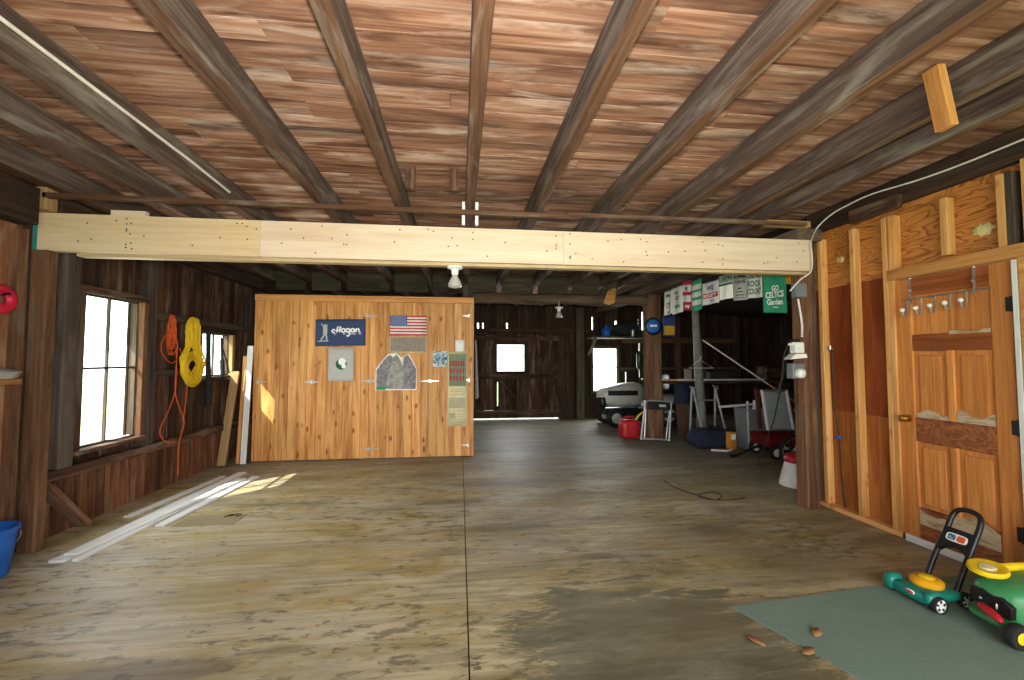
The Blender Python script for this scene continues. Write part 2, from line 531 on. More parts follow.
def obj(name, mb, mats, parent=None, origin=None, bevel=0, solid=0, local=False, sub=0):
    me = bpy.data.meshes.new(name)
    root = None
    if parent is not None:
        off = V3((0, 0, 0)) if local else ORG[parent.name]
    else:
        if origin is None:
            xs = [v.x for v in mb.v]; ys = [v.y for v in mb.v]; zs = [v.z for v in mb.v]
            origin = ((min(xs) + max(xs)) / 2, (min(ys) + max(ys)) / 2, min(zs))
        off = V3(origin)
    me.from_pydata([v - off for v in mb.v], [], mb.f)
    mats = mats if isinstance(mats, (list, tuple)) else [mats]
    for m in mats:
        me.materials.append(M[m])
    a = me.attributes.new('gc', 'FLOAT_VECTOR', 'POINT')
    a.data.foreach_set('vector', [c for v in mb.g for c in v])
    a = me.attributes.new('rnd', 'FLOAT', 'FACE')
    a.data.foreach_set('value', mb.r)
    me.polygons.foreach_set('material_index', mb.m)
    me.polygons.foreach_set('use_smooth', mb.sm)
    me.update()
    if any(mb.sm):
        me.set_sharp_from_angle(angle=math.radians(40))
    o = bpy.data.objects.new(name, me)
    C.objects.link(o)
    if parent is not None:
        o.parent = parent
        ORG[o.name] = ORG[parent.name]
    else:
        o.location = off
        ORG[o.name] = off.copy()
    if sub:
        md = o.modifiers.new('sub', 'SUBSURF')
        md.levels = md.render_levels = sub
    if solid:
        md = o.modifiers.new('thick', 'SOLIDIFY')
        md.thickness = solid
        md.offset = 0
    if bevel:
        md = o.modifiers.new('bevel', 'BEVEL')
        md.width = bevel
        md.segments = 2
        md.limit_method = 'ANGLE'
    return o


def tag(o, label, cat, group=None, kind=None):
    o['label'] = label
    o['category'] = cat
    if group:
        o['group'] = group
    if kind:
        o['kind'] = kind
    return o


def thing(name, label, cat, loc, rotz=0, group=None, kind=None):
    o = bpy.data.objects.new(name, None)
    o.empty_display_size = .1
    C.objects.link(o)
    o.location = loc
    o.rotation_euler = (0, 0, rotz)
    ORG[o.name] = V3(loc)
    return tag(o, label, cat, group, kind)


def struct(name, mb, mats, label, cat, group=None, **kw):
    return tag(obj(name, mb, mats, **kw), label, cat, group, 'structure')


def text_verts(s, size, bold=0.0):
    cu = bpy.data.curves.new('t', 'FONT')
    cu.body = s
    cu.size = size
    cu.align_x = 'CENTER'
    cu.align_y = 'CENTER'
    cu.resolution_u = 3
    cu.offset = bold
    o = bpy.data.objects.new('t', cu)
    C.objects.link(o)
    dg = bpy.context.evaluated_depsgraph_get()
    me = bpy.data.meshes.new_from_object(o.evaluated_get(dg))
    vs = [v.co.copy() for v in me.vertices]
    fs = [tuple(p.vertices) for p in me.polygons]
    bpy.data.objects.remove(o)
    bpy.data.curves.remove(cu)
    bpy.data.meshes.remove(me)
    return vs, fs


def letter(mb, P, s, u, v, w, h, uw, vh, off=.003, mi=0, bold=0.0, slant=0.0, rot=0):
    """lettering centred at fraction (u,v) of a sheet, fitted into w x h metres; sheet is uw x vh metres"""
    vs, fs = text_verts(s, 1.0, bold)
    if not vs:
        return
    if rot:
        vs = [V3((p.y, -p.x, 0)) for p in vs]
    x0, x1 = min(p.x for p in vs), max(p.x for p in vs)
    y0, y1 = min(p.y for p in vs), max(p.y for p in vs)
    out = []
    for p in vs:
        a = (p.x - (x0 + x1) / 2) / (x1 - x0) * w
        b = (p.y - (y0 + y1) / 2) / (y1 - y0) * h
        b += slant * a
        out.append(P(u + a / uw, v - b / vh, off))
    mb.add(out, fs, mi=mi)


def sheet(o, U, Vd, amp=0.0, freq=2.0, ph=0.0, N=None):
    """P(u,v,off): a hanging sheet from o, U across, Vd down"""
    o, U, Vd = V3(o), V3(U), V3(Vd)
    n = V3(N).normalized() if N is not None else U.cross(Vd).normalized()

    def P(u, v, off=0.0):
        return o + U * u + Vd * v + n * (off + amp * math.sin(freq * 2 * PI * u + ph + v) * (.35 + .65 * v))
    return P


def boards_panel(mb, axis, u0, u1, z0, z1, p, th, width, holes=(), jitter=.006, gap=.007, mi=0, grain='z'):
    """vertical boards on plane axis (0: x=p, 1: y=p); holes = (ua,ub,za,zb) left open"""
    cuts = [u0]
    while cuts[-1] < u1 - .02:
        cuts.append(min(u1, cuts[-1] + width * random.uniform(.85, 1.15)))
    brd = {}
    for a, b in zip(cuts, cuts[1:]):
        brd[(a, b)] = (random.random(), random.uniform(-jitter, jitter))
    for (a, b), (rn, jt) in brd.items():
        xs = sorted({a, b} | {h for hh in holes for h in hh[:2] if a < h < b})
        for c, d in zip(xs, xs[1:]):
            zs = [(z0, z1)]
            for (ha, hb, hz0, hz1) in holes:
                if ha < (c + d) / 2 < hb:
                    nz = []
                    for (q0, q1) in zs:
                        if hz0 > q0:
                            nz.append((q0, min(q1, hz0)))
                        if hz1 < q1:
                            nz.append((max(q0, hz1), q1))
                    zs = [(q0, q1) for q0, q1 in nz if q1 - q0 > 1e-4]
            g = gap / 2
            c2, d2 = (c + g if c == a else c), (d - g if d == b else d)
            for q0, q1 in zs:
                if axis == 0:
                    mb.bx(p + jt - th / 2, p + jt + th / 2, c2, d2, q0, q1, rnd=rn, mi=mi, grain=2)
                else:
                    mb.bx(c2, d2, p + jt - th / 2, p + jt + th / 2, q0, q1, rnd=rn, mi=mi, grain=2)


def backing(mb, axis, u0, u1, z0, z1, p, th, holes, mi=1):
    """thin solid sheet behind the boards with the same openings"""
    us = sorted({u0, u1} | {h for hh in holes for h in hh[:2] if u0 < h < u1})
    for c, d in zip(us, us[1:]):
        zs = [(z0, z1)]
        for (ha, hb, hz0, hz1) in holes:
            if ha < (c + d) / 2 < hb:
                nz = []
                for (q0, q1) in zs:
                    if hz0 > q0:
                        nz.append((q0, min(q1, hz0)))
                    if hz1 < q1:
                        nz.append((max(q0, hz1), q1))
                zs = [(q0, q1) for q0, q1 in nz if q1 - q0 > 1e-4]
        for q0, q1 in zs:
            if axis == 0:
                mb.bx(p - th / 2, p + th / 2, c, d, q0, q1, mi=mi)
            else:
                mb.bx(c, d, p - th / 2, p + th / 2, q0, q1, mi=mi)


# ================================================================== THE SETTING
YB, XL, XR, XS = 10.03, -3.16, 3.4, 7.2
YF = -1.3
# floor: boards across the barn, butted on one long seam
mb = MB()
y = YF
while y < YB + .05:
    w_ = random.uniform(.125, .155)
    mb.bx(XL - .05, .045, y, y + w_ - .0015, -.03, 0, grain=0)
    mb.bx(.052, 3.3, y, y + w_ - .0015, -.03, 0, grain=0)
    if y > 3.7:
        mb.bx(3.303, XS + .05, y, y + w_ - .0015, -.03, -.002, grain=0)
    else:
        mb.bx(3.303, 3.75, y, y + w_ - .0015, -.03, -.002, grain=0)
    y += w_
mb.bx(XL - .05, XS + .05, YF, YB + .05, -.06, -.031, mi=1)
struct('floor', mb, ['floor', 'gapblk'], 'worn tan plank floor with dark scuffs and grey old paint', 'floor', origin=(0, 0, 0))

# ceiling: boards across the joists
ZC = 2.80
mb = MB()
y = YF
while y < YB:
    w_ = random.uniform(.12, .17)
    x = XL - .1
    while x < 3.5:
        L = random.choice([1.6, 2.4, 3.2, 4.1])
        x2 = min(3.6, x + L)
        jz = random.uniform(0, .006)
        mb.bx(x, x2 - .002, y, y + w_ - .003, ZC + jz, ZC + .025, grain=0)
        x = x2
    y += w_
mb.bx(XL - .1, 3.6, YF, YB + .1, ZC + .026, ZC + .05, mi=1)
struct('ceiling', mb, ['ceil', 'gapblk'], 'brown board ceiling with pale streaks laid over the joists', 'ceiling')

JZ = 2.62
jo = [(-2.96, .13, 'joist_grey', 'wide grey ceiling joist hard against the left wall'),
      (-2.40, .09, 'joist', 'dark ceiling joist between the left wall joist and the cabled joist'),
      (-1.86, .09, 'joist', 'ceiling joist with a pale cable stapled along its side'),
      (-1.105, .085, 'joist', 'grey-sided ceiling joist next right of the cabled joist'),
      (-.495, .075, 'joist', 'ceiling joist just left of the centre joist'),
      (.077, .075, 'joist', 'centre ceiling joist flanked by two short white cleats'),
      (.64, .08, 'joist_grey', 'ceiling joist with a blue-grey left side, right of centre'),
      (1.262, .08, 'joist_grey', 'grey-brown ceiling joist, third from the right wall cable counting joists beyond the hanging block'),
      (1.86, .08, 'joist', 'blue-sided ceiling joist left of the hanging wood block'),
      (2.405, .08, 'joist', 'ceiling joist that carries the hanging wood block'),
      (2.74, .07, 'joist', 'ceiling joist nearest the right plywood wall')]
jo[7] = (1.262, .08, 'joist_grey', 'grey-brown ceiling joist between two blue-sided joists')
for x, w_, m, lb in jo:
    mb = MB().bx(x - w_ / 2, x + w_ / 2, YF, YB - .12, JZ, ZC - .001, grain=1)
    mb.m[0] = mb.m[1] = 1
    struct('ceiling_joist', mb, ['joist', 'joist_side'], lb, 'joist', 'ceiling joists', bevel=.006)

# left wall ---------------------------------------------------------
big = (3.93, 4.6, .64, 1.93)
sml = (5.6, 6.3, 1.16, 1.71)
holesL = [big, sml]
slits = [(4.63, 4.645, 2.12, 2.16), (5.1, 5.13, 2.15, 2.165), (5.22, 5.235, 2.02, 2.06), (5.4, 5.42, 2.1, 2.11)]
mb = MB()
boards_panel(mb, 0, YF, 3.56, 0, ZC, XL, .025, .17, holesL, mi=2)
boards_panel(mb, 0, 3.56, YB, 0, .5, XL, .025, .13, holesL + slits, mi=2)
boards_panel(mb, 0, 3.56, YB, .5, ZC, XL, .025, .15, holesL + slits)
backing(mb, 0, YF, YB, -.05, ZC + .05, XL - .03, .02, holesL + slits)
struct('wall_left', mb, ['plank_dark', 'gapblk', 'plank_red'], 'dark weathered vertical board wall on the left with two windows', 'wall')

mb = MB().bx(-3.145, -3.05, 3.62, YB - .1, .45, .53)
struct('wall_girt', mb, 'plank_dark', 'low horizontal rail along the left wall under the big window', 'rail', bevel=.006)
mb = MB().bx(-3.145, -3.07, 4.745, YB - .1, 1.78, 1.86)
struct('wall_girt', mb, 'post_dark', 'upper rail on the left wall carrying the yellow rope', 'rail', bevel=.006)
mb = MB().bx(-3.145, -3.08, 4.745, 5.54, 1.2, 1.26)
struct('wall_girt', mb, 'post_dark', 'short middle rail between the big and small left windows', 'rail', bevel=.006)
for z, lb in ((1.8, 'upper'), (1.17, 'lower')):
    mb = MB().bx(-3.145, -3.09, 3.62, 3.738, z - .035, z + .035)
    struct('wall_girt', mb, 'post_dark', f'short {lb} block between the rough post and the dark post', 'rail', bevel=.005)
mb = MB().bx(-3.1, -2.985, 3.51, 3.6, 0, 2.174)
struct('post_left', mb, 'post', 'rough brown post under the left end of the header', 'post', bevel=.012)
mb = MB().bx(-3.145, -3.04, 3.74, 3.87, .531, 2.6)
struct('post_left', mb, 'post_dark', 'dark grey post left of the big window', 'post', bevel=.01)
mb = MB().bx(-3.145, -3.02, 4.665, 4.74, .531, 2.6)
struct('post_left', mb, 'post_dark', 'thin dark post right of the big window', 'post', bevel=.008)
mb = MB().bx(-3.145, -3.07, 3.43, 3.46, 0, 2.3)
struct('trim_1', mb, 'post', 'narrow pale strip on the wall left of the rough post', 'strip')
mb = MB().bx(-3.145, -3.03, 2.9, 3.42, 1.2, 1.24)
struct('wall_ledge', mb, 'plank_red', 'narrow ledge on the left wall near the rough post', 'ledge', bevel=.004)
mb = MB().beam((-3.03, 3.62, .44), (-2.99, 3.93, .05), .04, .12, up=(1, 0, 0))
struct('wall_brace', mb, 'post', 'short diagonal brace at the foot of the left wall', 'brace', bevel=.005)
mb = MB().bx(-3.13, -2.99, YF, 3.44, 2.33, 2.6)
struct('wall_plate', mb, 'plank_black', 'dark plate beam on top of the near left wall', 'beam', bevel=.01)
mb = MB().bx(-3.145, -3.0, 3.62, YB - .1, 2.45, 2.61)
struct('wall_plate', mb, 'plank_black', 'dark plate beam on top of the far left wall', 'beam', bevel=.01)


def window(name, axis, p, u0, u1, z0, z1, label, cross, casing, inward, lit=None, sash='post_dark'):
    """axis 0: wall x=p, u=y; axis 1: wall y=p, u=x.  inward = sign of room side"""
    c = (u0 + u1) / 2
    loc = (p, c, z0) if axis == 0 else (c, p, z0)
    t = thing(name, label, 'window', loc, kind='structure')

    def B(mb, a, b, d0, d1, q0, q1, **kw):
        if axis == 0:
            mb.bx(p + d0, p + d1, a, b, q0, q1, **kw)
        else:
            mb.bx(a, b, p + d0, p + d1, q0, q1, **kw)
    i = inward
    fr = MB()
    B(fr, u0 - .055, u0 + .004, .015 * i, .075 * i, z0 - .05, z1 + .05)
    B(fr, u0 - .055, u1 + .055, .015 * i, .078 * i, z1 - .004, z1 + .055)
    obj('window_frame', fr, casing, t, bevel=.003)
    fr2 = MB()
    B(fr2, u1 - .004, u1 + .055, .015 * i, .075 * i, z0 - .05, z1 + .05)
    obj('side_casing', fr2, lit or casing, t, bevel=.003)  # lit: paler wood that paints daylight onto this casing
    sl = MB()
    B(sl, u0 - .06, u1 + .06, -.02 * i, .11 * i, z0 - .03, z0 + .004)
    obj('window_sill', sl, casing, t, bevel=.004)
    sa = MB()
    for a, b, q0, q1 in ((u0, u0 + .018, z0, z1), (u1 - .018, u1, z0, z1), (u0, u1, z0, z0 + .02), (u0, u1, z1 - .018, z1)):
        B(sa, a, b, -.018, .018, q0, q1)
    for kind, v in cross:
        if kind == 'v':
            B(sa, v - .008, v + .008, -.012, .012, z0, z1)
        else:
            B(sa, u0, u1, -.014, .014, v - .01, v + .01)
    obj('sash', sa, sash, t)
    gl_ = MB()
    B(gl_, u0 + .01, u1 - .01, -.002, .002, z0 + .01, z1 - .01)
    obj('pane', gl_, 'glass', t)
    return t


window('window_1', 0, -3.12, *big, 'large four pane window in the left wall full of daylight', [('v', 4.265), ('h', 1.3)], 'plank_dark', 1, 'post')
window('window_2', 0, -3.14, *sml, 'small square window in the left wall beside the yellow rope', [('v', 5.97)], 'plank_dark', 1, 'tan_board')
# broken putty and chips on the big sill
mb = MB()
for i in range(5):
    yy = random.uniform(4.25, 4.5)
    mb.box((-3.08, yy, .668), (random.uniform(.02, .05), random.uniform(.02, .06), .008), rot=Euler((0, 0, random.uniform(0, 3))).to_matrix())
tag(obj('paint_chips', mb, 'white_board'), 'pale flaked chips lying on the big window sill', 'chips', kind='stuff')

# back wall ---------------------------------------------------------
w1 = (.85, 1.485, 1.115, 1.72)
w2 = (3.12, 3.73, .62, 1.66)
bs = [w1, w2]
for px, pz0, pz1, ww in ((478, 331, 323, .035), (483, 331, 323, .03), (507, 331, 323, .035), (592.5, 330, 317, .03), (616, 331, 321, .06),
                         (620.5, 331, 322, .03), (638, 328, 319, .025), (642.5, 330, 312, .05), (626, 392, 372, .03), (552, 354, 352, .03)):
    a = at(px, pz0, 1, YB); b = at(px, pz1, 1, YB)
    bs.append((a.x - ww / 2, a.x + ww / 2, a.z, b.z))
hl = at(497.5, 406, 1, YB); hh_ = at(497.5, 382, 1, YB)
bs.append((hl.x - .012, hl.x + .012, hl.z, hh_.z))
a = at(484, 413, 1, YB); b = at(493, 410, 1, YB)
bs.append((a.x, b.x, a.z, b.z))
bs.append((.3, 2.3, 0, .03))
mb = MB()
boards_panel(mb, 1, XL, XS, 0, ZC, YB, .025, .16, bs)
backing(mb, 1, XL, XS, 0, ZC + .05, YB + .03, .02, bs)
struct('wall_back', mb, ['plank_black', 'gapblk'], 'dark board wall at the far end with chinks of daylight', 'wall')
mb = MB().bx(-.2, 3.0, YB - .11, YB - .03, 2.03, 2.1)
struct('trim_2', mb, 'plank_black', 'door track rail across the far wall above the barn door', 'rail', bevel=.005)
mb = MB().bx(2.68, 2.86, YB - .22, YB - .04, 0, ZC - .2)
struct('post_back', mb, 'greenwood', 'square post on the far wall left of the far right window', 'post', bevel=.01)
for x, z0_ in ((5.22, 0), (6.75, 0)):
    mb = MB().bx(x - .06, x + .06, YB - .13, YB - .02, 0, 2.45)
    struct('post_back', mb, 'post' if x < 6 else 'post_dark', 'reddish stud on the far wall behind the lean-to clutter' if x < 6 else 'dark stud on the far wall near the lean-to corner', 'post', bevel=.006)
mb = MB().bx(3.8, 6.65, YB - .16, YB - .03, 1.78, 1.9)
struct('trim_3', mb, 'post', 'brown rail across the far wall of the lean-to', 'rail', bevel=.006)
mb = MB().bx(3.8, 6.9, YB - .15, YB - .03, 1.13, 1.2)
struct('trim_4', mb, 'post_dark', 'lower grey rail across the far wall of the lean-to', 'rail', bevel=.006)

window('window_3', 1, YB - .01, *w2, 'tall far right window behind the riding mower', [('h', 1.2)], 'greenwood', -1)
# barn door
t = thing('door_1', 'big dark board barn door with a square window at the far end', 'door', (1.35, YB - .06, 0), kind='structure')
mb = MB()
boards_panel(mb, 1, .35, 2.3, .035, 1.95, YB - .045, .022, .14, [(w1[0] - .005, w1[1] + .005, w1[2] - .005, w1[3] + .005),
             (hl.x - .012, hl.x + .012, hl.z, hh_.z), (a.x, b.x, a.z, b.z)])
obj('door_panel', mb, 'plank_dark', t)
mb = MB().bx(.35, 2.3, YB - .085, YB - .057, .94, 1.05)
obj('ledge', mb, 'plank_dark', t)
mb = MB().bx(.35, 2.3, YB - .085, YB - .057, .12, .22)
obj('ledge', mb, 'plank_dark', t)
mb = MB().bx(.35, 2.3, YB - .085, YB - .057, 1.82, 1.92)
obj('ledge', mb, 'plank_dark', t)
mb = MB().beam((.9, YB - .072, .92), (1.5, YB - .072, .25), .03, .1, up=(0, 1, 0))
obj('brace', mb, 'plank_dark', t)
fr = MB()
for aa, bb, q0, q1 in ((w1[0] - .06, w1[0], w1[2] - .06, w1[3] + .06), (w1[1], w1[1] + .06, w1[2] - .06, w1[3] + .06),
                       (w1[0], w1[1], w1[2] - .06, w1[2]), (w1[0], w1[1], w1[3], w1[3] + .06)):
    fr.bx(aa, bb, YB - .09, YB - .03, q0, q1)
f = obj('window_frame', fr, 'plank_black', t)
obj('pane', MB().bx(w1[0], w1[1], YB - .035, YB - .03, w1[2], w1[3]), 'glass', f)

# lean-to shell -----------------------------------------------------
mb = MB()
boards_panel(mb, 0, 3.8, YB, 0, 2.5, XS, .025, .17)
backing(mb, 0, 3.8, YB, 0, 2.6, XS + .03, .02, [])
struct('wall_right', mb, ['plank_black', 'gapblk'], 'dark outer board wall of the lean-to bay', 'wall')
mb = MB()
boards_panel(mb, 1, 3.5, XS, 0, 2.75, 3.9, .025, .17)
backing(mb, 1, 3.5, XS, 0, 2.8, 3.87, .02, [])
struct('wall_front', mb, ['plank_black', 'gapblk'], 'dark near end wall of the lean-to bay behind the plywood wall', 'wall')
mb = MB()
n = 26
for i in range(n):
    y0 = 3.88 + (YB - 3.85) * i / n
    y1 = 3.88 + (YB - 3.85) * (i + 1) / n - .003
    R = Matrix.Rotation(math.atan(.4 / 3.8), 3, 'Y')
    mb.box((5.4, (y0 + y1) / 2, 2.6), (3.95, y1 - y0, .025), rot=R, grain=0)
mb.box((5.4, (3.86 + YB) / 2, 2.63), (4.0, YB - 3.8, .02), rot=R, mi=1)
struct('ceiling_side', mb, ['plank_black', 'gapblk'], 'dark sloping board roof over the lean-to bay', 'ceiling')
mb = MB().bx(3.16, 3.42, 3.7, YB - .12, 2.5, 2.62)
struct('beam_side', mb, 'log', 'beam along the posts between barn and lean-to', 'beam', bevel=.01)
for px in (767, 777):
    p_ = at(px, 400, 0, 6.4)
    mb = MB().bx(6.98, 7.1, 8.2 if px == 767 else 7.2, 8.32 if px == 767 else 7.34, 0, 2.4)
    struct('post_side', mb, 'post_dark', 'dark stud on the lean-to outer wall, ' + ('farther' if px == 767 else 'nearer') + ' of the two', 'post', bevel=.006)
mb = MB().bx(3.19, 3.44, 7.1, 7.3, 0, 2.5)
struct('post_inner', mb, 'post', 'brown square post with a blue disc hung on it', 'post', bevel=.012)
mb = MB().bx(3.17, 3.29, 3.682, 3.82, 0, 2.5)
struct('post_inner', mb, 'post', 'rough brown post under the right end of the header', 'post', bevel=.012)

mb = MB().bx(3.292, 3.42, 3.8, 3.855, 0, 2.5)
struct('post_inner', mb, 'post_dark', 'dark board behind the rough right post beside the first stud', 'board', bevel=.006)
# far beam (hewn) and blocking above it
mb = MB()
pts, rs = [], []
for i in range(13):
    pts.append((.2 + (3.2 - .2) * i / 12, 7.15 + .012 * math.sin(i * 2.1), 2.395 + .01 * math.sin(i * 1.3)))
    rs.append(.088 + .008 * math.sin(i * 1.7))
mb.tube(pts, rs, 12)
struct('beam_far', mb, 'log', 'rounded old timber beam spanning past the plank stall', 'beam')
mb = MB()
xs = [j[0] for j in jo]
for i in range(len(xs) - 1):
    mb.bx(xs[i] + jo[i][1] / 2 + .002, xs[i + 1] - jo[i + 1][1] / 2 - .002, 7.2, 7.23, 2.48, ZC - .002)
struct('beam_blocking', mb, 'greenwood', 'olive boards closing the gaps between joists above the far beam', 'boards')

# header ------------------------------------------------------------
t = thing('header_beam', 'long pale yellow header beam spanning the barn', 'beam', (0, 3.6, 2.15), kind='structure')
mb = MB()
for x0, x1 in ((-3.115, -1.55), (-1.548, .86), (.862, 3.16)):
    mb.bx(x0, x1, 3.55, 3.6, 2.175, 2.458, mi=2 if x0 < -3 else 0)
for i in range(80):
    x = random.uniform(-3.0, 3.1) if i % 3 else random.choice([-2.5, -1.6, -.9, -.1, .1, .8, .92, 1.6, 2.3])
    z = random.uniform(2.2, 2.44)
    mb.lathe([(.006, 0), (.006, .0015), (0, .0015)], (x, 3.55, z), (0, -1, 0), 8, mi=1)
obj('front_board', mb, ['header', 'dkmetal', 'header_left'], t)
obj('back_board', MB().bx(-2.87, 3.16, 3.601, 3.68, 2.152, 2.458), 'header_under', t)
obj('painted_end', MB().bx(-3.125, -3.095, 3.547, 3.602, 2.174, 2.4585), 'teal_paint', t)
mb = MB().bx(-3.0, .9, 3.46, 3.5, 2.545, 2.58)
struct('trim_5', mb, 'joist', 'long thin batten nailed under the joists above the header, left length', 'batten')
mb = MB().bx(.88, 3.05, 3.455, 3.495, 2.56, 2.59)
struct('trim_6', mb, 'joist', 'thin batten above the header, right length', 'batten')
mb = MB().bx(-2.62, -2.38, 3.56, 3.6, 2.459, 2.5)
struct('shim_block', mb, 'header', 'pale shim block on top of the header toward its left end', 'block')
mb = MB().bx(-3.08, -2.98, 3.46, 3.56, 2.46, 2.62)
struct('shim_block', mb, 'tan_board', 'stub of pale timber above the left end of the header', 'block')
for x, s_ in ((.022, 'left'), (.13, 'right')):
    mb = MB().bx(x - .012, x + .012, 3.505, 3.53, 2.47, 2.66)
    struct('cleat', mb, 'white_board', f'short white cleat on the {s_} side of the centre joist', 'cleat')
mb = MB().bx(2.7, 3.12, 3.5, 3.56, 2.56, 2.615)
struct('shim_block', mb, 'tan_board', 'pale block above the right end of the header', 'block')
for px, s_ in ((410, 'left'), (454, 'right')):
    p_ = at(px, 198, 1, 3.2)
    mb = MB().bx(p_.x - .035, p_.x + .035, 3.2, 3.23, 2.63, 2.795)
    struct('cleat', mb, 'plank_dark', f'dark scrap nailed to the ceiling near the header, {s_} one', 'cleat')

# right plywood wall ------------------------------------------------
XP = 3.47
mb = MB()
mb.bx(XP, XP + .012, YF, 3.86, 2.05, 2.6, mi=0)
mb.bx(XP, XP + .012, 3.0, 3.86, .9, 2.048, mi=1)
mb.bx(XP, XP + .012, 3.0, 3.86, 0, .898, mi=2)
mb.bx(XP, XP + .012, YF, 2.24, 0, 2.048, mi=1)
struct('wall_plywood', mb, ['ply', 'ply_red', 'ply_low'], 'orange plywood wall with bare studs on the right', 'wall')
for y0, lb in ((3.73, 'beside the rough post'), (3.385, 'midway between the rough post and the door'), (3.09, 'at the left edge of the door')):
    mb = MB().bx(XR, XP - .001, y0 - .02, y0 + .02, .041, 2.52)
    struct('wall_stud', mb, 'stud', 'bare pine stud ' + lb, 'stud', 'studs of the plywood wall', bevel=.003)
mb = MB().bx(XR - .005, XP - .001, 3.03, 3.86, 0, .04)
struct('wall_plate', mb, 'stud', 'pine sole plate along the foot of the plywood wall', 'plate', bevel=.003)
for y0, lb, z1_ in ((3.035, 'beside the tall stud', 2.52), (2.655, 'standing alone above the door', 2.52), (2.325, 'above the hinge side of the door', 2.55)):
    mb = MB().bx(XR, XP - .001, y0 - .022, y0 + .022, 2.085 if y0 != 2.655 else 2.11, z1_)
    struct('wall_stud', mb, 'stud', 'short cripple stud ' + lb, 'stud', 'studs of the plywood wall', bevel=.003)
mb = MB().bx(XR, XP - .001, 2.26, 2.3, 2.085, 2.55)
struct('wall_stud', mb, 'post_dark', 'grey weathered cripple above the hinge side of the door', 'stud', 'studs of the plywood wall', bevel=.003)
mb = MB().bx(XR, XP - .001, 2.12, 2.22, 2.085, 2.6)
struct('wall_stud', mb, 'stud', 'stud beyond the grey cripple at the edge of view', 'stud', 'studs of the plywood wall', bevel=.003)
mb = MB().bx(XR - .01, XP - .001, YF, 3.07, 2.0, 2.084)
struct('trim_7', mb, 'pine_trim', 'horizontal pine header over the panelled door', 'header', bevel=.003)
mb = MB().bx(3.4, 3.5, YF, 3.86, 2.602, ZC - .001)
struct('wall_plate', mb, 'plank_black', 'dark beam above the plywood wall carrying the white cable', 'beam', bevel=.008)
mb = MB().bx(3.35, 3.4, 2.93, 3.35, 2.55, 2.66)
struct('shim_block', mb, 'plank_dark', 'rough dark block on the beam above the plywood wall', 'block', bevel=.004)
for (y0, z0, s_, lb) in ((3.56, 2.29, .035, 'small yellow foam blob on the plywood between two studs'), (2.47, 2.24, .05, 'larger yellow foam blob on the plywood above the door')):
    mb = MB().blob((XP, y0, z0), (.018, s_ * 1.2, s_ * .75), 2, 14, 8, fn=lambda p: p * (1 + .3 * math.sin(p.y * 190) * math.cos(p.z * 170)))
    tag(obj('foam_blob', mb, 'foam'), lb, 'foam')

# door ---------------------------------------------------------------
DX, D0, D1, DT = 3.415, 2.3, 3.03, 1.99
t = thing('door_2', 'stained panelled wooden door with worn rails in the plywood wall', 'door', (DX + .03, (D0 + D1) / 2, 0), kind='structure')
def dbox(name, y0, y1, z0, z1, d=0.0, m='door', th=.04, gr=None, bevel=.004):
    return obj(name, MB().bx(DX + d, DX + d + th, y0, y1, z0, z1, grain=gr), m, t, bevel=bevel)
dbox('stile', D1 - .115, D1, .01, DT, gr=2)
dbox('stile', D0, D0 + .115, .01, DT, gr=2)
dbox('rail', D0 + .115, D1 - .115, 1.86, DT, m='door_red', gr=1)
dbox('rail', D0 + .115, D1 - .115, 1.44, 1.56, m='door_red', gr=1)
dbox('rail', D0 + .115, D1 - .115, .76, .94, m='tide', gr=1)
dbox('rail', D0 + .115, D1 - .115, .01, .27, m='tide', gr=1)
dbox('mullion', 2.645, 2.69, .27, .76, gr=2)
dbox('mullion', 2.645, 2.69, .94, 1.44, gr=2)
for y0, y1 in ((D0 + .116, 2.644), (2.691, D1 - .116)):
    for z0, z1 in ((.271, .759), (.941, 1.439)):
        mb = MB()
        mb.bx(DX + .018, DX + .034, y0, y1, z0, z1, grain=2)
        mb.bx(DX + .008, DX + .02, y0 + .035, y1 - .035, z0 + .035, z1 - .035, grain=2)
        obj('panel', mb, 'door', t, bevel=.006)
for q in range(4):
    y0 = D0 + .116 + q * (D1 - D0 - .232) / 4
    pass
mb = MB()
for q in range(4):
    y0 = D0 + .116 + q * (D1 - D0 - .232) / 4
    mb.bx(DX + .014, DX + .034, y0, y0 + (D1 - D0 - .232) / 4 - .004, 1.561, 1.859, grain=2)
obj('panel', mb, 'door', t)
# worn patches of bare wood with tide marks
def wear(y0, y1, z0, z1, seed):
    rnd = random.Random(seed)
    poly = [(y0, z0)]
    n = 14
    for i in range(n + 1):
        poly.append((y0 + (y1 - y0) * i / n, z1 + rnd.uniform(-.006, .006) + (z1 - z0) * .35 * math.sin(i / n * 2 * PI + seed * 2)))
    poly.append((y1, z0))
    return poly
mb = MB()
mb.prism(wear(D0 + .12, 2.64, .94, 1.0, 1), (DX + .0075, 0, 0), (0, 1, 0), (0, 0, 1), (.012, 0, 0))
mb.prism(wear(2.695, D1 - .12, .94, .985, 2), (DX + .0075, 0, 0), (0, 1, 0), (0, 0, 1), (.012, 0, 0))
mb.prism(wear(D0 + .12, D1 - .12, .15, .27, 3), (DX - .001, 0, 0), (0, 1, 0), (0, 0, 1), (.006, 0, 0))
mb.prism(wear(D0 + .12, 2.66, 1.552, 1.575, 4), (DX - .001, 0, 0), (0, 1, 0), (0, 0, 1), (.01, 0, 0))
obj('worn_patch', mb, 'mark', t)
kb = MB()
kb.lathe([(.026, 0), (.026, .006), (.009, .008), (.009, .03), (.024, .036), (.03, .05), (.024, .064), (0, .068)], (DX, 2.965, .925), (-1, 0, 0), 18)
obj('door_knob', kb, 'brass', t)
mb = MB().bx(DX - .004, DX + .03, 2.255, 2.298, 0, DT + .005)
struct('trim_8', mb, 'door', 'right hand jamb of the panelled door', 'jamb')
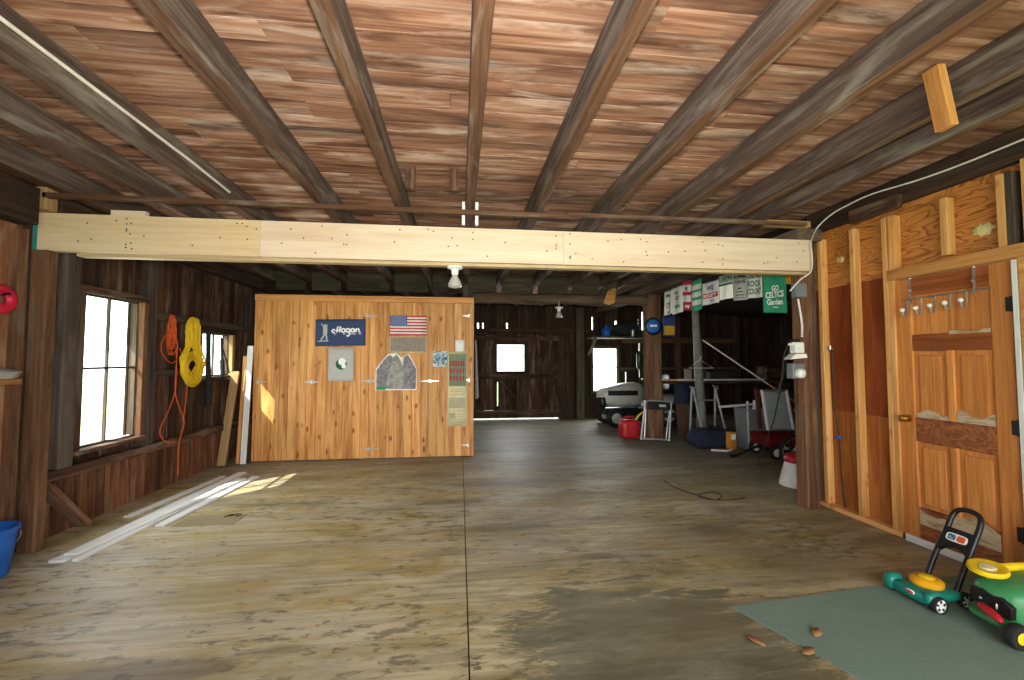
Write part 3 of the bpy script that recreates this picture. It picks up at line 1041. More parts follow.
mb = MB().bx(DX - .02, DX - .005, 2.262, 2.285, .02, DT)
struct('trim_9', mb, 'white_board', 'narrow whitish strip down the hinge side of the door', 'strip')
for z in (1.72, .95, .3):
    obj('hinge', MB().lathe([(.008, -.05), (.008, .05)], (DX - .004, 2.302, z), (0, 0, 1), 10).bx(DX - .003, DX, 2.302, 2.335, z - .045, z + .045), 'dkmetal', t)
mb = MB().bx(XR, XP, 3.03, 3.068, 0, 2.0)
struct('trim_10', mb, 'pine_trim', 'left hand jamb of the panelled door', 'jamb', bevel=.002)
mb = MB().bx(XR, XP, YF, 2.255, 0, 2.0)
struct('trim_11', mb, 'pine_trim', 'brown boarding right of the panelled door', 'boards')
mb = MB().beam((3.385, 2.99, .028), (3.385, 1.8, .028), .02, .05)
tag(obj('floor_strip', mb, 'white_board', bevel=.003), 'long white strip of wood lying along the foot of the door', 'strip')

# coat hooks over the door
t = thing('coat_hook_rack', 'over-door coat rack with five white tipped hooks', 'coat rack', (DX - .02, 2.72, 1.72))
mb = MB().tube([(DX - .012, 2.95, 1.83), (DX - .012, 2.4, 1.838)], .006, 8)
obj('rail', mb, 'steel', t)
for y0 in (2.905, 2.49):
    mb = MB().beam((DX - .008, y0, DT + .005), (DX - .008, y0, 1.8), .004, .02, up=(1, 0, 0))
    mb.lathe([(.013, 0), (.011, .01), (0, .014)], (DX - .01, y0, 1.9), (-1, 0, 0), 12)
    obj('strap', mb, 'steel', t)
for i in range(5):
    y0 = 2.925 - i * .0975
    z0 = 1.745 + i * .006
    mb = MB().tube([(DX - .012, y0, 1.83), (DX - .016, y0, z0 - .01), (DX - .03, y0, z0 - .045), (DX - .05, y0, z0 - .04), (DX - .06, y0, z0 - .005)], .0055, 8)
    hk = obj('hook', mb, 'steel', t)
    obj('tip', MB().blob((DX - .062, y0, z0 + .005), (.016, .016, .016), 2, 12, 8), 'white_plastic', hk)

# ================================================================== PLANK STALL (partition)
PY = 6.25
t = thing('stall_partition', 'knotty pine plank stall front with strap hinges, posters pinned on it', 'partition', (-1.28, PY + .05, 0))
mb = MB()
x = -2.755
while x < .18:
    w_ = min(random.uniform(.1, .135), .19 - x)
    mb.bx(x, x + w_ - .003, PY, PY + .025, .015, 2.18, grain=2)
    x += w_
mb.bx(-2.75, .185, PY + .026, PY + .03, .015, 2.2, mi=1)
obj('plank_panel', mb, ['pine', 'gapblk'], t)
obj('top_rail', MB().bx(-2.765, .195, PY - .03, PY + .03, 2.18, 2.265), 'pine_trim', t, bevel=.004)
mb = MB()
y = PY + .03
obj('side_panel', MB().bx(.16, .19, PY + .03, PY + .75, .015, 2.2), 'pine', t)
obj('side_panel', MB().bx(-2.755, -2.725, PY + .03, PY + .75, .015, 2.2), 'pine', t)
for xl, zt in ((-2.765, 0), (.165, 0)):
    obj('corner_stile', MB().bx(xl, xl + .03, PY - .012, PY, .015, 2.18), 'pine_trim', t, bevel=.002)
def hinge(px, py, L=.26, one=0):
    c = at(px, py, 1, PY - .004)
    mb = MB()
    for sgn in ((-1, 1) if not one else (one,)):
        mb.prism([(0, -.024), (.022 * sgn, -.024), (.026 * sgn, -.009), (L / 2 * sgn, -.005), (L / 2 * sgn, .005), (.026 * sgn, .009), (.022 * sgn, .024), (0, .024)], c, (1, 0, 0), (0, 0, 1), (0, -.004, 0))
    mb.lathe([(.007, -.03), (.007, .03)], (c.x, c.y - .006, c.z), (0, 0, 1), 10)
    obj('hinge', mb, 'steel', t)
for px, py in ((368, 316), (369, 381), (369, 449), (430, 381)):
    hinge(px, py)
for px, py in ((470, 316), (470, 380), (469, 445)):
    hinge(px, py, .2, -1)
hinge(258, 382, .2, 1)
hinge(312, 382, .2, 0)

PF = PY - .004
# blue banner
a = at(316, 319.5, 1, PF); b = at(365.5, 346.5, 1, PF)
bw, bh = b.x - a.x, a.z - b.z
t = thing('hanging_banner', 'navy cloth banner with white golfer emblem and script lettering', 'banner', (a.x + bw / 2, PF, b.z))
P = sheet((a.x, PF - .012, a.z), (bw, 0, .012), (0, 0, -bh), .004, 2.5, 0, (0, -1, 0))
mb = MB().patch(P, 0, 1, 0, 1, 24, 8)
obj('cloth', mb, 'navy', t, solid=.002)
mb = MB()
def stroke(mb, P, pts, wd, uw, vh, off=.003):
    """ribbon along pts (fractions)"""
    pp = [V3((u * uw, v * vh, 0)) for u, v in pts]
    L, R_ = [], []
    for i, p in enumerate(pp):
        d = (pp[min(i + 1, len(pp) - 1)] - pp[max(i - 1, 0)])
        d.normalize()
        nn = V3((-d.y, d.x, 0)) * wd / 2
        L.append(p + nn); R_.append(p - nn)
    vs = [P(q.x / uw, q.y / vh, off) for q in L + R_]
    n = len(pp)
    mb.add(vs, [(i, i + 1, n + i + 1, n + i) for i in range(n - 1)])
def arc(cx, cy, rx, ry, a0, a1, n=14):
    return [(cx + rx * math.cos(math.radians(a0 + (a1 - a0) * i / n)), cy + ry * math.sin(math.radians(a0 + (a1 - a0) * i / n))) for i in range(n + 1)]
sw = .02
stroke(mb, P, arc(.365, .44, .035, .055, -60, -300), sw, bw, bh)                    # swash before the H
stroke(mb, P, [(.385, .42), (.42, .42), (.47, .42)], sw * .7, bw, bh)
stroke(mb, P, [(.45, .27), (.43, .40), (.42, .49)], sw, bw, bh)                      # H
stroke(mb, P, [(.50, .27), (.485, .40), (.475, .49)], sw, bw, bh)
stroke(mb, P, arc(.555, .42, .035, .065, 0, 360, 20), sw, bw, bh)                    # o
stroke(mb, P, arc(.645, .42, .035, .065, 0, 360, 20), sw, bw, bh)                    # g
stroke(mb, P, [(.683, .36), (.68, .5), (.665, .62), (.64, .64), (.62, .6)], sw, bw, bh)
stroke(mb, P, arc(.74, .42, .033, .065, 0, 360, 20), sw, bw, bh)                     # a
stroke(mb, P, [(.775, .36), (.778, .49)], sw, bw, bh)
stroke(mb, P, [(.81, .36), (.81, .49)], sw, bw, bh)                                  # n
stroke(mb, P, arc(.84, .43, .03, .065, 180, 360, 10) + [(.87, .49), (.9, .47)], sw, bw, bh)
stroke(mb, P, [(.37, .55), (.6, .55)], .008, bw, bh)
stroke(mb, P, [(.68, .56), (.92, .55)], .008, bw, bh)
obj('lettering', mb, 'white_ink', t)
mb = MB()
for u in (.68, .78, .9):
    stroke(mb, P, [(u + .06 - .05 * q, .04 + .9 * q) for q in (0, .25, .5, .75, 1)], .006, bw, bh, .0022)
obj('stripe_mark', mb, 'blue_ink', t)
mb = MB()
stroke(mb, P, [(.185, .18), (.19, .24)], .03, bw, bh)                                # head
stroke(mb, P, [(.19, .25), (.195, .45), (.19, .55)], .055, bw, bh)                   # trunk
stroke(mb, P, [(.19, .52), (.15, .66), (.11, .78)], .022, bw, bh)
stroke(mb, P, [(.2, .52), (.22, .65), (.225, .78)], .022, bw, bh)
stroke(mb, P, [(.18, .3), (.13, .22), (.12, .16)], .014, bw, bh)
stroke(mb, P, [(.2, .3), (.24, .2)], .014, bw, bh)
stroke(mb, P, [(.05, .82), (.26, .8)], .014, bw, bh)
obj('emblem', mb, 'grey_cloth', t)

# grey banner under it
a = at(329, 347.5, 1, PF); b = at(354, 381, 1, PF)
w_, h_ = b.x - a.x, a.z - b.z
t = thing('hanging_banner', 'light grey cloth with a round green and white badge under the navy banner', 'banner', (a.x + w_ / 2, PF, b.z))
P = sheet((a.x, PF - .012, a.z), (w_, 0, 0), (0, 0, -h_), .004, 1.2, 1, (0, -1, 0))
obj('cloth', MB().patch(P, 0, 1, 0, 1, 10, 8), 'grey_cloth', t, solid=.002)
mb = MB()
def disc(mb, P, u, v, r, uw, vh, off, mi=0, a0=0, a1=360, n=20):
    vs = [P(u, v, off)] + [P(u + r * math.cos(math.radians(a0 + (a1 - a0) * i / n)) / uw, v + r * math.sin(math.radians(a0 + (a1 - a0) * i / n)) / vh, off) for i in range(n + 1)]
    mb.add(vs, [(0, i + 1, i + 2) for i in range(n)], mi=mi)
disc(mb, P, .5, .5, .075, w_, h_, .003, 0)
disc(mb, P, .53, .42, .05, w_, h_, .0045, 1)
disc(mb, P, .6, .56, .03, w_, h_, .0055, 1)
obj('badge', mb, ['green_ink', 'white_ink'], t)

# flag print
a = at(390.5, 315.5, 1, PF); b = at(426.5, 335.5, 1, PF)
w_, h_ = b.x - a.x, a.z - b.z
P = sheet((a.x, PF - .004, a.z), (w_, 0, 0), (0, 0, -h_), 0.001, 1, 0, (0, -1, 0))
t = thing('flag', 'small stars and stripes flag print pinned to the plank stall', 'flag', (a.x + w_ / 2, PF, b.z))
mb = MB()
for i in range(13):
    mb.patch(P, 0, 1, i / 13, (i + 1) / 13, 4, 1, 0, mi=i % 2)
obj('stripes', mb, ['flag_red', 'white_ink'], t, solid=.002)
mb = MB().patch(P, 0, .46, 0, 7 / 13, 4, 2, .002)
cn = obj('canton', mb, 'flag_blue', t)
mb = MB()
for j in range(9):
    for i in range(6 if j % 2 == 0 else 5):
        u = (.04 + i * .076) if j % 2 == 0 else (.078 + i * .076)
        v = .045 + j * .056
        st = []
        for q in range(10):
            rr_ = .009 if q % 2 == 0 else .004
            an = PI / 2 + q * PI / 5
            st.append(P(u + rr_ * math.cos(an) / w_, v - rr_ * math.sin(an) / h_, .0035))
        mb.add(st, [tuple(range(10))])
so = obj('stars', mb, 'white_ink', cn)
so.parent = cn

# posters
def poster(px0, py0, px1, py1, label, mats, build=None, name='poster'):
    a = at(px0, py0, 1, PF); b = at(px1, py1, 1, PF)
    w_, h_ = b.x - a.x, a.z - b.z
    P = sheet((a.x, PF - .003, a.z), (w_, 0, 0), (0, 0, -h_), .001, 1, 0, (0, -1, 0))
    t = thing(name, label, 'poster', (a.x + w_ / 2, PF, b.z))
    obj('sheet', MB().patch(P, 0, 1, 0, 1, 4, 4), mats, t, solid=.0015)
    if build:
        build(t, P, w_, h_)
    return t
poster(389.5, 336.5, 426.5, 352.5, 'sepia crowd photograph pinned under the flag', 'paper_old',
       lambda t, P, w_, h_: obj('picture', MB().patch(P, .03, .97, .05, .95, 3, 3, .002), 'crowd', t))
def collage(t, P, w_, h_):
    def poly(pts, m, off, nm):
        obj(nm, MB().add([P(u, v, off) for u, v in pts], [tuple(range(len(pts)))]), m, t)
    poly([(.02, .45), (.2, .15), (.3, .05), (.36, .02), (.4, .1), (.24, .95), (.02, .95)], 'collage2', .0016, 'picture')
    poly([(.66, .1), (.78, .02), (.84, .12), (.99, .42), (.98, .97), (.66, .97)], 'collage2', .0018, 'picture')
    poly([(.24, .96), (.4, .1), (.5, 0), (.62, .2), (.7, .5), (.68, .97)], 'collage', .002, 'picture')
    poly([(.02, .9), (.26, .88), (.24, .99), (.02, .99)], 'green_cloth', .0024, 'picture')
a = at(376, 354, 1, PF); b = at(416.5, 390, 1, PF)
w_, h_ = b.x - a.x, a.z - b.z
t = thing('poster', 'peaked collage of mountain photographs pinned below the crowd photograph', 'poster', (a.x + w_ / 2, PF, b.z))
P = sheet((a.x, PF - .003, a.z), (w_, 0, 0), (0, 0, -h_), 0, 1, 0, (0, -1, 0))
obj('sheet', MB().add([P(u, v) for u, v in ((0, 1), (0, .42), (.2, .12), (.3, 0), (.5, -.03), (.62, .1), (.8, 0), (.86, .1), (1, .4), (1, 1))], [tuple(range(10))]), 'paper', t, solid=.0015)
collage(t, P, w_, h_)
poster(433, 351, 447, 366.5, 'small blue sea picture left of the tall newspaper', 'paper',
       lambda t, P, w_, h_: obj('picture', MB().patch(P, 0, 1, 0, .97, 3, 3, .002), 'sea', t))
poster(455.5, 340, 464.5, 351.5, 'small blank white note above the tall newspaper', 'paper', name='note')
def tall(t, P, w_, h_):
    obj('picture', MB().patch(P, .05, .95, .03, .46, 2, 4, .002), 'field', t)
    mb = MB()
    for r_ in range(3):
        for c_ in range(5 if r_ else 6):
            u = .12 + c_ * (.16 if r_ else .13)
            mb.patch(P, u, u + .08, .12 + r_ * .1, .19 + r_ * .1, 1, 1, .003)
    obj('team_figures', mb, 'red_cloth', t)['kind'] = 'stuff'
    obj('picture', MB().patch(P, .08, .93, .62, .76, 2, 2, .002), 'news', t)
    obj('picture', MB().patch(P, .06, .4, .82, .9, 2, 2, .002), 'news', t)
    mb = MB()
    for v in (.5, .53, .57, .79, .84, .87, .9, .94):
        mb.patch(P, .5 if v > .8 else .12, .9, v, v + .008, 1, 1, .002)
    obj('lettering', mb, 'news', t)
poster(448, 352, 467, 426, 'tall yellowed newspaper page with a green team picture at the stall edge', 'paper_old', tall)

# cloth hanging on the stall's end
a = at(472, 350, 1, PY + .1)
mb = MB()
P = sheet((.215, PY + .02, 1.66), (.03, .3, 0), (.02, 0, -.85), .02, 2.0, .5, (1, 0, 0))
mb.patch(P, 0, 1, 0, 1, 16, 10)
t = tag(obj('hanging_cloth', mb, 'grey_terry', solid=.004), 'pale bluish cloth hanging on the end of the plank stall', 'cloth')

# ================================================================== THINGS ON THE LEFT
# white boards on the floor
def plank(a, b, w_, h_, z, label, m='white_board'):
    mb = MB().beam((a[0], a[1], z + h_ / 2), (b[0], b[1], z + h_ / 2), w_, h_)
    tag(obj('white_plank', mb, m, bevel=.002), label, 'plank', 'white planks on the floor')
plank((-2.70, 3.34), (-2.60, 5.66), .1, .018, 0, 'longest white plank lying nearest the left wall')
plank((-2.585, 3.34), (-2.455, 5.3), .045, .02, 0, 'narrow white strip on the room side of the plank pile')
plank((-2.44, 3.95), (-2.36, 5.45), .08, .018, 0, 'short white plank angled off toward the stall')
plank((-2.66, 3.40), (-2.44, 5.3), .09, .016, .021, 'white plank lying on top of the pile')
plank((-2.86, 4.2), (-2.74, 5.5), .06, .018, 0, 'white plank tucked against the wall side of the pile')
mb = MB().bx(-2.345, -1.87, 3.93, 4.17, 0, .006)
tag(obj('plywood_sheet', mb, 'hatch', bevel=.001), 'thin tan sheet of plywood flat on the floor by the white planks', 'sheet')
mb = MB().tube([(-1.93, 4.1, .012), (-1.9, 4.14, .012), (-1.94, 4.17, .012), (-1.98, 4.12, .012), (-2.02, 4.1, .012), (-2.0, 4.15, .012), (-1.96, 4.15, .012)], .004, 6)
tag(obj('wire_scrap', mb, 'cable_k'), 'dark curl of wire lying on the plywood sheet', 'wire')

# bucket
t = thing('bucket', 'blue plastic bucket at the foot of the rough left post', 'bucket', (-2.975, 3.17, 0))
mb = MB().lathe([(.11, 0), (.115, .005), (.145, .27), (.155, .275), (.155, .3), (.143, .3), (.14, .275), (.108, .012), (0, .012)], (-2.975, 3.17, 0), seg=28)
obj('body', mb, 'blue', t)
mb = MB().tube([(-2.975 + .158 * math.cos(q), 3.17 + .05 + .05 * math.sin(abs(q) / 2), .27 - .12 * math.sin(q)) for q in [PI * i / 16 for i in range(17)]], .004, 6)
obj('handle', mb, 'steel', t)

# hose ring
t = thing('hose_reel', 'red plastic ring hung on the wall above the ledge', 'ring', (-3.1, 3.36, 1.73))
c = (-3.11, 3.34, 1.785)
ring = MB()
prof = []
R0, r0 = .066, .036
vs, fs = [], []
for i in range(28):
    A = 2 * PI * i / 28
    for j in range(10):
        B_ = 2 * PI * j / 10
        vs.append(V3(c) + V3((math.sin(B_) * r0 * .8, (R0 + r0 * math.cos(B_)) * math.cos(A), (R0 + r0 * math.cos(B_)) * math.sin(A))))
for i in range(28):
    for j in range(10):
        fs.append((i * 10 + j, ((i + 1) % 28) * 10 + j, ((i + 1) % 28) * 10 + (j + 1) % 10, i * 10 + (j + 1) % 10))
ring.add(vs, fs, smooth=True)
obj('ring', ring, 'pink', t)
obj('peg', MB().tube([(-3.145, 3.34, 1.82), (-3.06, 3.34, 1.822)], .01, 8), 'dkmetal', t)
# foil tray on the ledge
mb = MB()
mb.lathe([(.05, 0), (.09, .005), (.115, .05), (.11, .053), (.085, .012), (0, .014)], (-3.06, 3.29, 1.241), seg=20, sx=.75, sy=1.2)
mb.blob((-3.06, 3.29, 1.28), (.07, .11, .035), 2, 16, 8, fn=lambda p: p * (1 + .15 * math.sin(p.y * 80) * math.cos(p.x * 70)))
tag(obj('foil_tray', mb, 'foil'), 'crumpled silver foil tray on the wall ledge', 'tray')

# yellow rope hank
def hank(cx, cy, ztop, zbot, n, r, wd, fat, seed):
    rnd = random.Random(seed)
    mb = MB()
    for i in range(n):
        o_ = rnd.uniform(-1, 1)
        pts = []
        zt, zb = ztop + rnd.uniform(-.02, .02), zbot + rnd.uniform(0, .12)
        for q in range(26):
            tt = 2 * PI * q / 26
            zz = (zt + zb) / 2 + (zt - zb) / 2 * math.cos(tt)
            fr_ = (zt - zz) / (zt - zb)
            half = wd * (.42 + .16 * o_ * .5 - .16 * math.exp(-((fr_ - .42) / .16) ** 2) + .75 * math.exp(-((fr_ - .8) / .22) ** 2) * fat)
            pts.append((cx + rnd.uniform(-.006, .006) + .035 * math.sin(tt * 2 + i) * .5 + .03, cy + half * math.sin(tt) + o_ * wd * .2, zz))
        mb.tube(pts, r, 6, closed=True)
    return mb
mb = hank(-3.0, 5.24, 1.83, 1.1, 26, .0075, .24, .5, 4)
for i in range(8):
    rr_ = .1 + i * .014
    mb.tube([(-2.99 + .012 * math.sin(i), 5.29 + rr_ * math.cos(2 * PI * q / 22) * .95, 1.27 + rr_ * math.sin(2 * PI * q / 22)) for q in range(22)], .0075, 6, closed=True)
tag(obj('rope_coil', mb, 'rope_y'), 'coiled yellow rope hanging from the rail left of the small window', 'rope')
# orange extension cord
mb = hank(-3.06, 4.98, 1.84, 1.42, 9, .0045, .09, .4, 9)
def sm(pts, n=6):
    out = []
    P_ = [V3(p) for p in pts]
    for i in range(len(P_) - 1):
        p0, p1, p2, p3 = P_[max(i - 1, 0)], P_[i], P_[i + 1], P_[min(i + 2, len(P_) - 1)]
        for q in range(n):
            u = q / n
            out.append(.5 * ((2 * p1) + (-p0 + p2) * u + (2 * p0 - 5 * p1 + 4 * p2 - p3) * u * u + (-p0 + 3 * p1 - 3 * p2 + p3) * u ** 3))
    out.append(P_[-1])
    return out
X_ = -3.03
mb.tube(sm([(X_, 5.06, 1.5), (X_, 5.08, 1.1), (X_, 4.98, .85), (X_, 4.85, .65), (X_, 4.95, .52), (X_ , 5.1, .5)]), .0055, 6)
mb.tube(sm([(X_, 5.08, 1.5), (X_, 5.07, 1.05), (X_, 5.15, .85), (X_, 5.24, .68), (X_, 5.16, .45), (X_, 5.17, .13)]), .0055, 6)
mb.tube(sm([(X_, 5.12, 1.5), (X_, 5.27, 1.2), (X_, 5.26, .95), (X_, 5.22, .7)]), .0055, 6)
mb.tube(sm([(X_, 5.05, 1.72), (X_, 4.86, 1.6), (X_, 4.83, 1.45), (X_, 4.98, 1.34), (X_, 5.05, 1.36)]), .005, 6)
tag(obj('extension_cord', mb, 'cord_o'), 'orange extension cord trailing down the left wall to the floor', 'cord')
# black straps
mb = MB()
P = sheet((-3.03, 5.6, 1.77), (0, .1, 0), (0, .03, -.95), .02, 2, 0, (1, 0, 0))
mb.patch(P, 0, 1, 0, 1, 10, 12)
tag(obj('black_strap', mb, 'rubber', solid=.012), 'wide black strap hanging between the yellow rope and small window', 'strap')
mb = MB()
mb.tube(sm([(-3.05, 5.98, 1.66), (-3.04, 5.99, 1.4), (-3.03, 6.0, 1.15)]), [.008] + [.015] * 6 + [.028] * 5 + [.02], 8)
mb.tube(sm([(-3.05, 6.02, 1.52), (-3.05, 6.12, 1.35), (-3.05, 6.2, 1.2)]), .01, 6)
mb.tube(sm([(-3.05, 5.74, 1.16), (-3.04, 5.86, 1.12), (-3.04, 5.98, 1.15), (-3.04, 6.08, 1.08)]), .018, 6)
tag(obj('hanging_strap', mb, 'rubber'), 'black strap bundle dangling in front of the small left window', 'strap')

# boards leaning by the stall
mb = MB().beam((-3.04, 6.05, 0.01), (-2.975, 6.21, 1.22), .1, .025, up=(0, 1, .1))
tag(obj('leaning_board', mb, 'tan_board', bevel=.003), 'tan board leaning in the corner left of the plank stall', 'board')
mb = MB().beam((-2.81, 6.12, .01), (-2.79, 6.2, 1.56), .07, .02, up=(0, 1, 0))
tag(obj('leaning_board', mb, 'white_board', bevel=.003), 'white board leaning against the left edge of the plank stall', 'board')
mb = MB().beam((-2.895, 6.16, .01), (-2.865, 6.225, 1.42), .045, .02, up=(0, 1, 0))
tag(obj('leaning_board', mb, 'pine_trim', bevel=.003), 'narrow brown board leaning between the tan and white boards', 'board')

# ================================================================== CEILING THINGS
mb = MB().tube([(-1.808, -.9, 2.735), (-1.808, .6, 2.73), (-1.808, 1.5, 2.72), (-1.808, 2.3, 2.715), (-1.808, 3.1, 2.71), (-1.808, 3.6, 2.69)], .009, 8)
tag(obj('power_cable', mb, 'cable'), 'pale cable stapled along the side of a left ceiling joist', 'cable')
ptsr = [at(790, 291, 1, 3.62), at(800, 280, 1, 3.54), at(811, 271, 1, 3.53), at(812, 255, 1, 3.53), at(811, 243, 1, 3.53),
        at(817, 228, 0, 3.36), at(832, 214, 0, 3.36), at(850, 204, 0, 3.37), at(872, 194, 0, 3.38), at(915, 181, 0, 3.385), at(960, 165, 0, 3.385), at(1024, 139, 0, 3.385), at(1100, 108, 0, 3.385)]
mb = MB().tube(sm(ptsr, 5), .0065, 8)
tag(obj('power_cable', mb, 'cable'), 'white cable running along the beam above the plywood wall', 'cable')
mb = MB().beam((2.285, 1.795, 2.79), (2.325, 1.78, 2.485), .075, .045, up=(1, 0, .1))
tag(obj('hanging_block', mb, 'pine_trim', bevel=.004), 'short pale wood block hanging from a right ceiling joist', 'block')

def flood(loc, label, wire):
    x, y, z = loc
    t = thing('flood_lamp', label, 'lamp', (x, y, z))
    obj('base', MB().lathe([(.065, 0), (.065, -.012), (.05, -.02), (.03, -.026), (.026, -.07), (0, -.07)], loc, seg=20), 'white_plastic', t)
    obj('bulb', MB().lathe([(.022, -.068), (.026, -.085), (.05, -.125), (.058, -.15), (.058, -.165), (.045, -.176), (0, -.182)], loc, seg=22), 'bulb', t)
    if wire:
        obj('wire', MB().tube([(x, y, z), (x, y, z + wire)], .004, 6), 'cable', t)
p_ = at(455, 265, 1, 3.65)
flood((p_.x, 3.645, 2.152), 'unlit flood lamp in a porcelain holder under the header', 0)
p_ = at(559, 305, 1, 6.98)
flood((p_.x, 6.98, 2.24), 'far unlit flood lamp hanging below the old timber beam', .1)
p_ = at(612, 294, 1, 6.9)
mb = MB().prism([(-.1, -.12), (.0, -.15), (.09, -.12), (.13, .1), (.1, .14), (-.03, .08)], (p_.x, 7.03, 2.45), (1, 0, 0), (0, 0, 1), (0, .02, 0))
tag(obj('wood_scrap', mb, 'pine'), 'orange wood scrap nailed to the old timber beam', 'scrap')

# ================================================================== TOWELS ON A LINE
def lx(y):
    return 3.28 - (y - 3.8) * .172
def towel(px0, px1, zt0, zt1, zb0, zb1, label, mat, deco=None, amp=.012, ph=0, dx=0):
    r0, r1 = [(at(p, 300, 1, 1.0)).x for p in (px0, px1)]
    y0, y1 = 3.934 / (r0 + .172), 3.934 / (r1 + .172)
    o_ = V3((lx(y0) + dx, y0, zt0))
    U_ = V3((lx(y1) - lx(y0), y1 - y0, zt1 - zt0))
    Vd = V3((0, 0, (zb0 + zb1) / 2 - (zt0 + zt1) / 2))
    t = thing('rally_towel', label, 'towel', (o_ + U_ * .5 + Vd), group='towels on the line')
    N = V3((U_.y, -U_.x, 0))
    if N.x > 0:
        N = -N
    P = sheet(o_, U_, Vd, amp, 1.3, ph, N)
    obj('cloth', MB().patch(P, 0, 1, 0, 1, 14, 10), mat, t, solid=.003)
    if deco:
        deco(t, P, U_.length, Vd.length)
    return t
def zz(px, py):
    r = at(px, 300, 1, 1.0).x
    return at(px, py, 1, 3.934 / (r + .172)).z
def dec(parts):
    def f(t, P, w_, h_):
        for nm, m, items in parts:
            mb = MB()
            for it in items:
                if it[0] == 'T':
                    letter(mb, P, it[1], it[2], it[3], it[4] * w_, it[5] * h_, w_, h_, it[7] if len(it) > 7 else .0048, bold=.03, slant=it[6] if len(it) > 6 else 0)
                else:
                    mb.patch(P, it[1], it[2], it[3], it[4], 14, 4, .0032)
            obj(nm, mb, m, t)
    return f
TW = [
    (664.5, 672.5, 292.5, 289.5, 315, 314, 'far left end towel, pale with a dark border print', 'white_cloth',
     dec([('lettering_dark', 'black_ink', [('T', 'M', .5, .2, .4, .16), ('R', .3, .75, .5, .54), ('R', .3, .36, .5, .75), ('R', .45, .51, .5, .75), ('R', .6, .66, .5, .75), ('T', 'A', .45, .9, .3, .13)])])),
    (672.3, 682.6, 289, 285, 314, 312.5, 'white towel with three short dark words, next to the far left end', 'white_cloth',
     dec([('lettering', 'black_ink', [('T', 'WE', .4, .22, .42, .15), ('T', 'GO', .5, .42, .45, .15), ('R', .45, .62, .57, .6), ('T', 'WIN', .5, .74, .6, .15)])])),
    (683, 691.5, 281, 280, 310.5, 310, 'narrow red and black banded towel between the white and green ones', 'red_cloth',
     dec([('bands', 'white_cloth', [('R', 0, 1, .15, .38), ('R', 0, 1, .5, .72)]), ('lettering_dark', 'black_ink', [('R', .15, .6, .2, .34)]),
          ('lettering', 'white_ink', [('T', 'W', .5, .88, .6, .12)])])),
    (692, 702, 281.5, 278, 311, 310, 'green and white striped towel', 'green_cloth',
     dec([('stripes', 'white_cloth', [('R', 0, 1, .16, .32), ('R', 0, 1, .4, .56), ('R', 0, 1, .66, .82)])])),
    (702.5, 719, 284, 279.5, 306, 302, 'white towel with a red middle band and blue word', 'white_cloth',
     dec([('band', 'red_ink', [('R', .06, .96, .5, .72)]), ('lettering', 'blue_ink', [('T', 'WE', .5, .27, .45, .24)]),
          ('band_lettering', 'white_ink', [('T', 'SOCIETY', .5, .61, .8, .14)]), ('small_print', 'blue_ink', [('R', .45, .75, .84, .88)])])),
    (719.5, 733, 276.5, 273, 301.5, 296.5, 'towel with a blank bright white lower half under green print', 'bright_cloth',
     dec([('print_ground', 'grey_terry', [('R', 0, 1, 0, .36)]), ('lettering', 'green_ink', [('T', 'UNION', .5, .17, .9, .22), ('R', 0, 1, .36, .44)])])),
    (733, 748, 273.5, 271, 301.5, 299, 'greyish towel with faint dark print in its upper half', 'grey_terry',
     dec([('lettering', 'black_ink', [('T', 'SUPER', .5, .17, .8, .13), ('T', 'FANS', .5, .34, .7, .13)]), ('small_print', 'black_ink', [('R', .4, .6, .55, .6), ('R', .3, .7, .68, .71), ('R', .25, .75, .8, .83), ('R', .25, .75, .9, .92)])])),
    (747.5, 763, 271.5, 269, 299.5, 296, 'white towel filled with big green capitals, beside the green one', 'white_cloth',
     dec([('lettering', 'green_ink', [('T', 'CELTIC', .5, .2, .85, .2), ('T', 'ROCK', .5, .48, .85, .22), ('T', 'COUNT', .5, .76, .9, .22)])])),
    (763.5, 786.5, 268, 266, 315, 310.5, 'large green towel with white team lettering, nearest the right post', 'green_cloth',
     dec([('lettering', 'white_ink', [('T', 'GO', .55, .46, .34, .12, .06), ('T', 'CELTICS', .52, .6, .78, .14, .1), ('T', 'Garden', .52, .76, .7, .13, .05), ('R', .42, .68, .87, .89)])])),
]
TOWEL_TOP = []
for i, (p0, p1, t0, t1, b0, b1, lb, m, dc) in enumerate(TW):
    towel(p0, p1, zz(p0, t0), zz(p1, t1), zz(p0, b0), zz(p1, b1), lb, m, dc, .008 if i else .014, i * 1.7)
    TOWEL_TOP.append(((p0 + p1) / 2, zz((p0 + p1) / 2, (t0 + t1) / 2)))
towel(762, 792, zz(762, 266), zz(792, 265), zz(762, 282), zz(792, 286), 'yellow towel folded over the line behind the large green one', 'yellow_cloth', None, .006, 2, .03)
pts = []
for px, z in [(640, TOWEL_TOP[0][1])] + TOWEL_TOP + [(806, zz(790, 266))]:
    r = at(px, 300, 1, 1.0).x
    y = 3.934 / (r + .172)
    pts.append((lx(y) + .006, y, z + .012))
pts[0] = (2.78, 7.04, 2.45)
pts[-1] = (3.25, 3.845, pts[-2][2] + .01)
mb = MB().tube(pts, .004, 6)
tag(obj('clothes_line', mb, 'cable_k'), 'thin dark line that the towels hang from', 'line')

# ================================================================== LEAN-TO CLUTTER
def D(px, py, y):
    return at(px, py, 1, y)
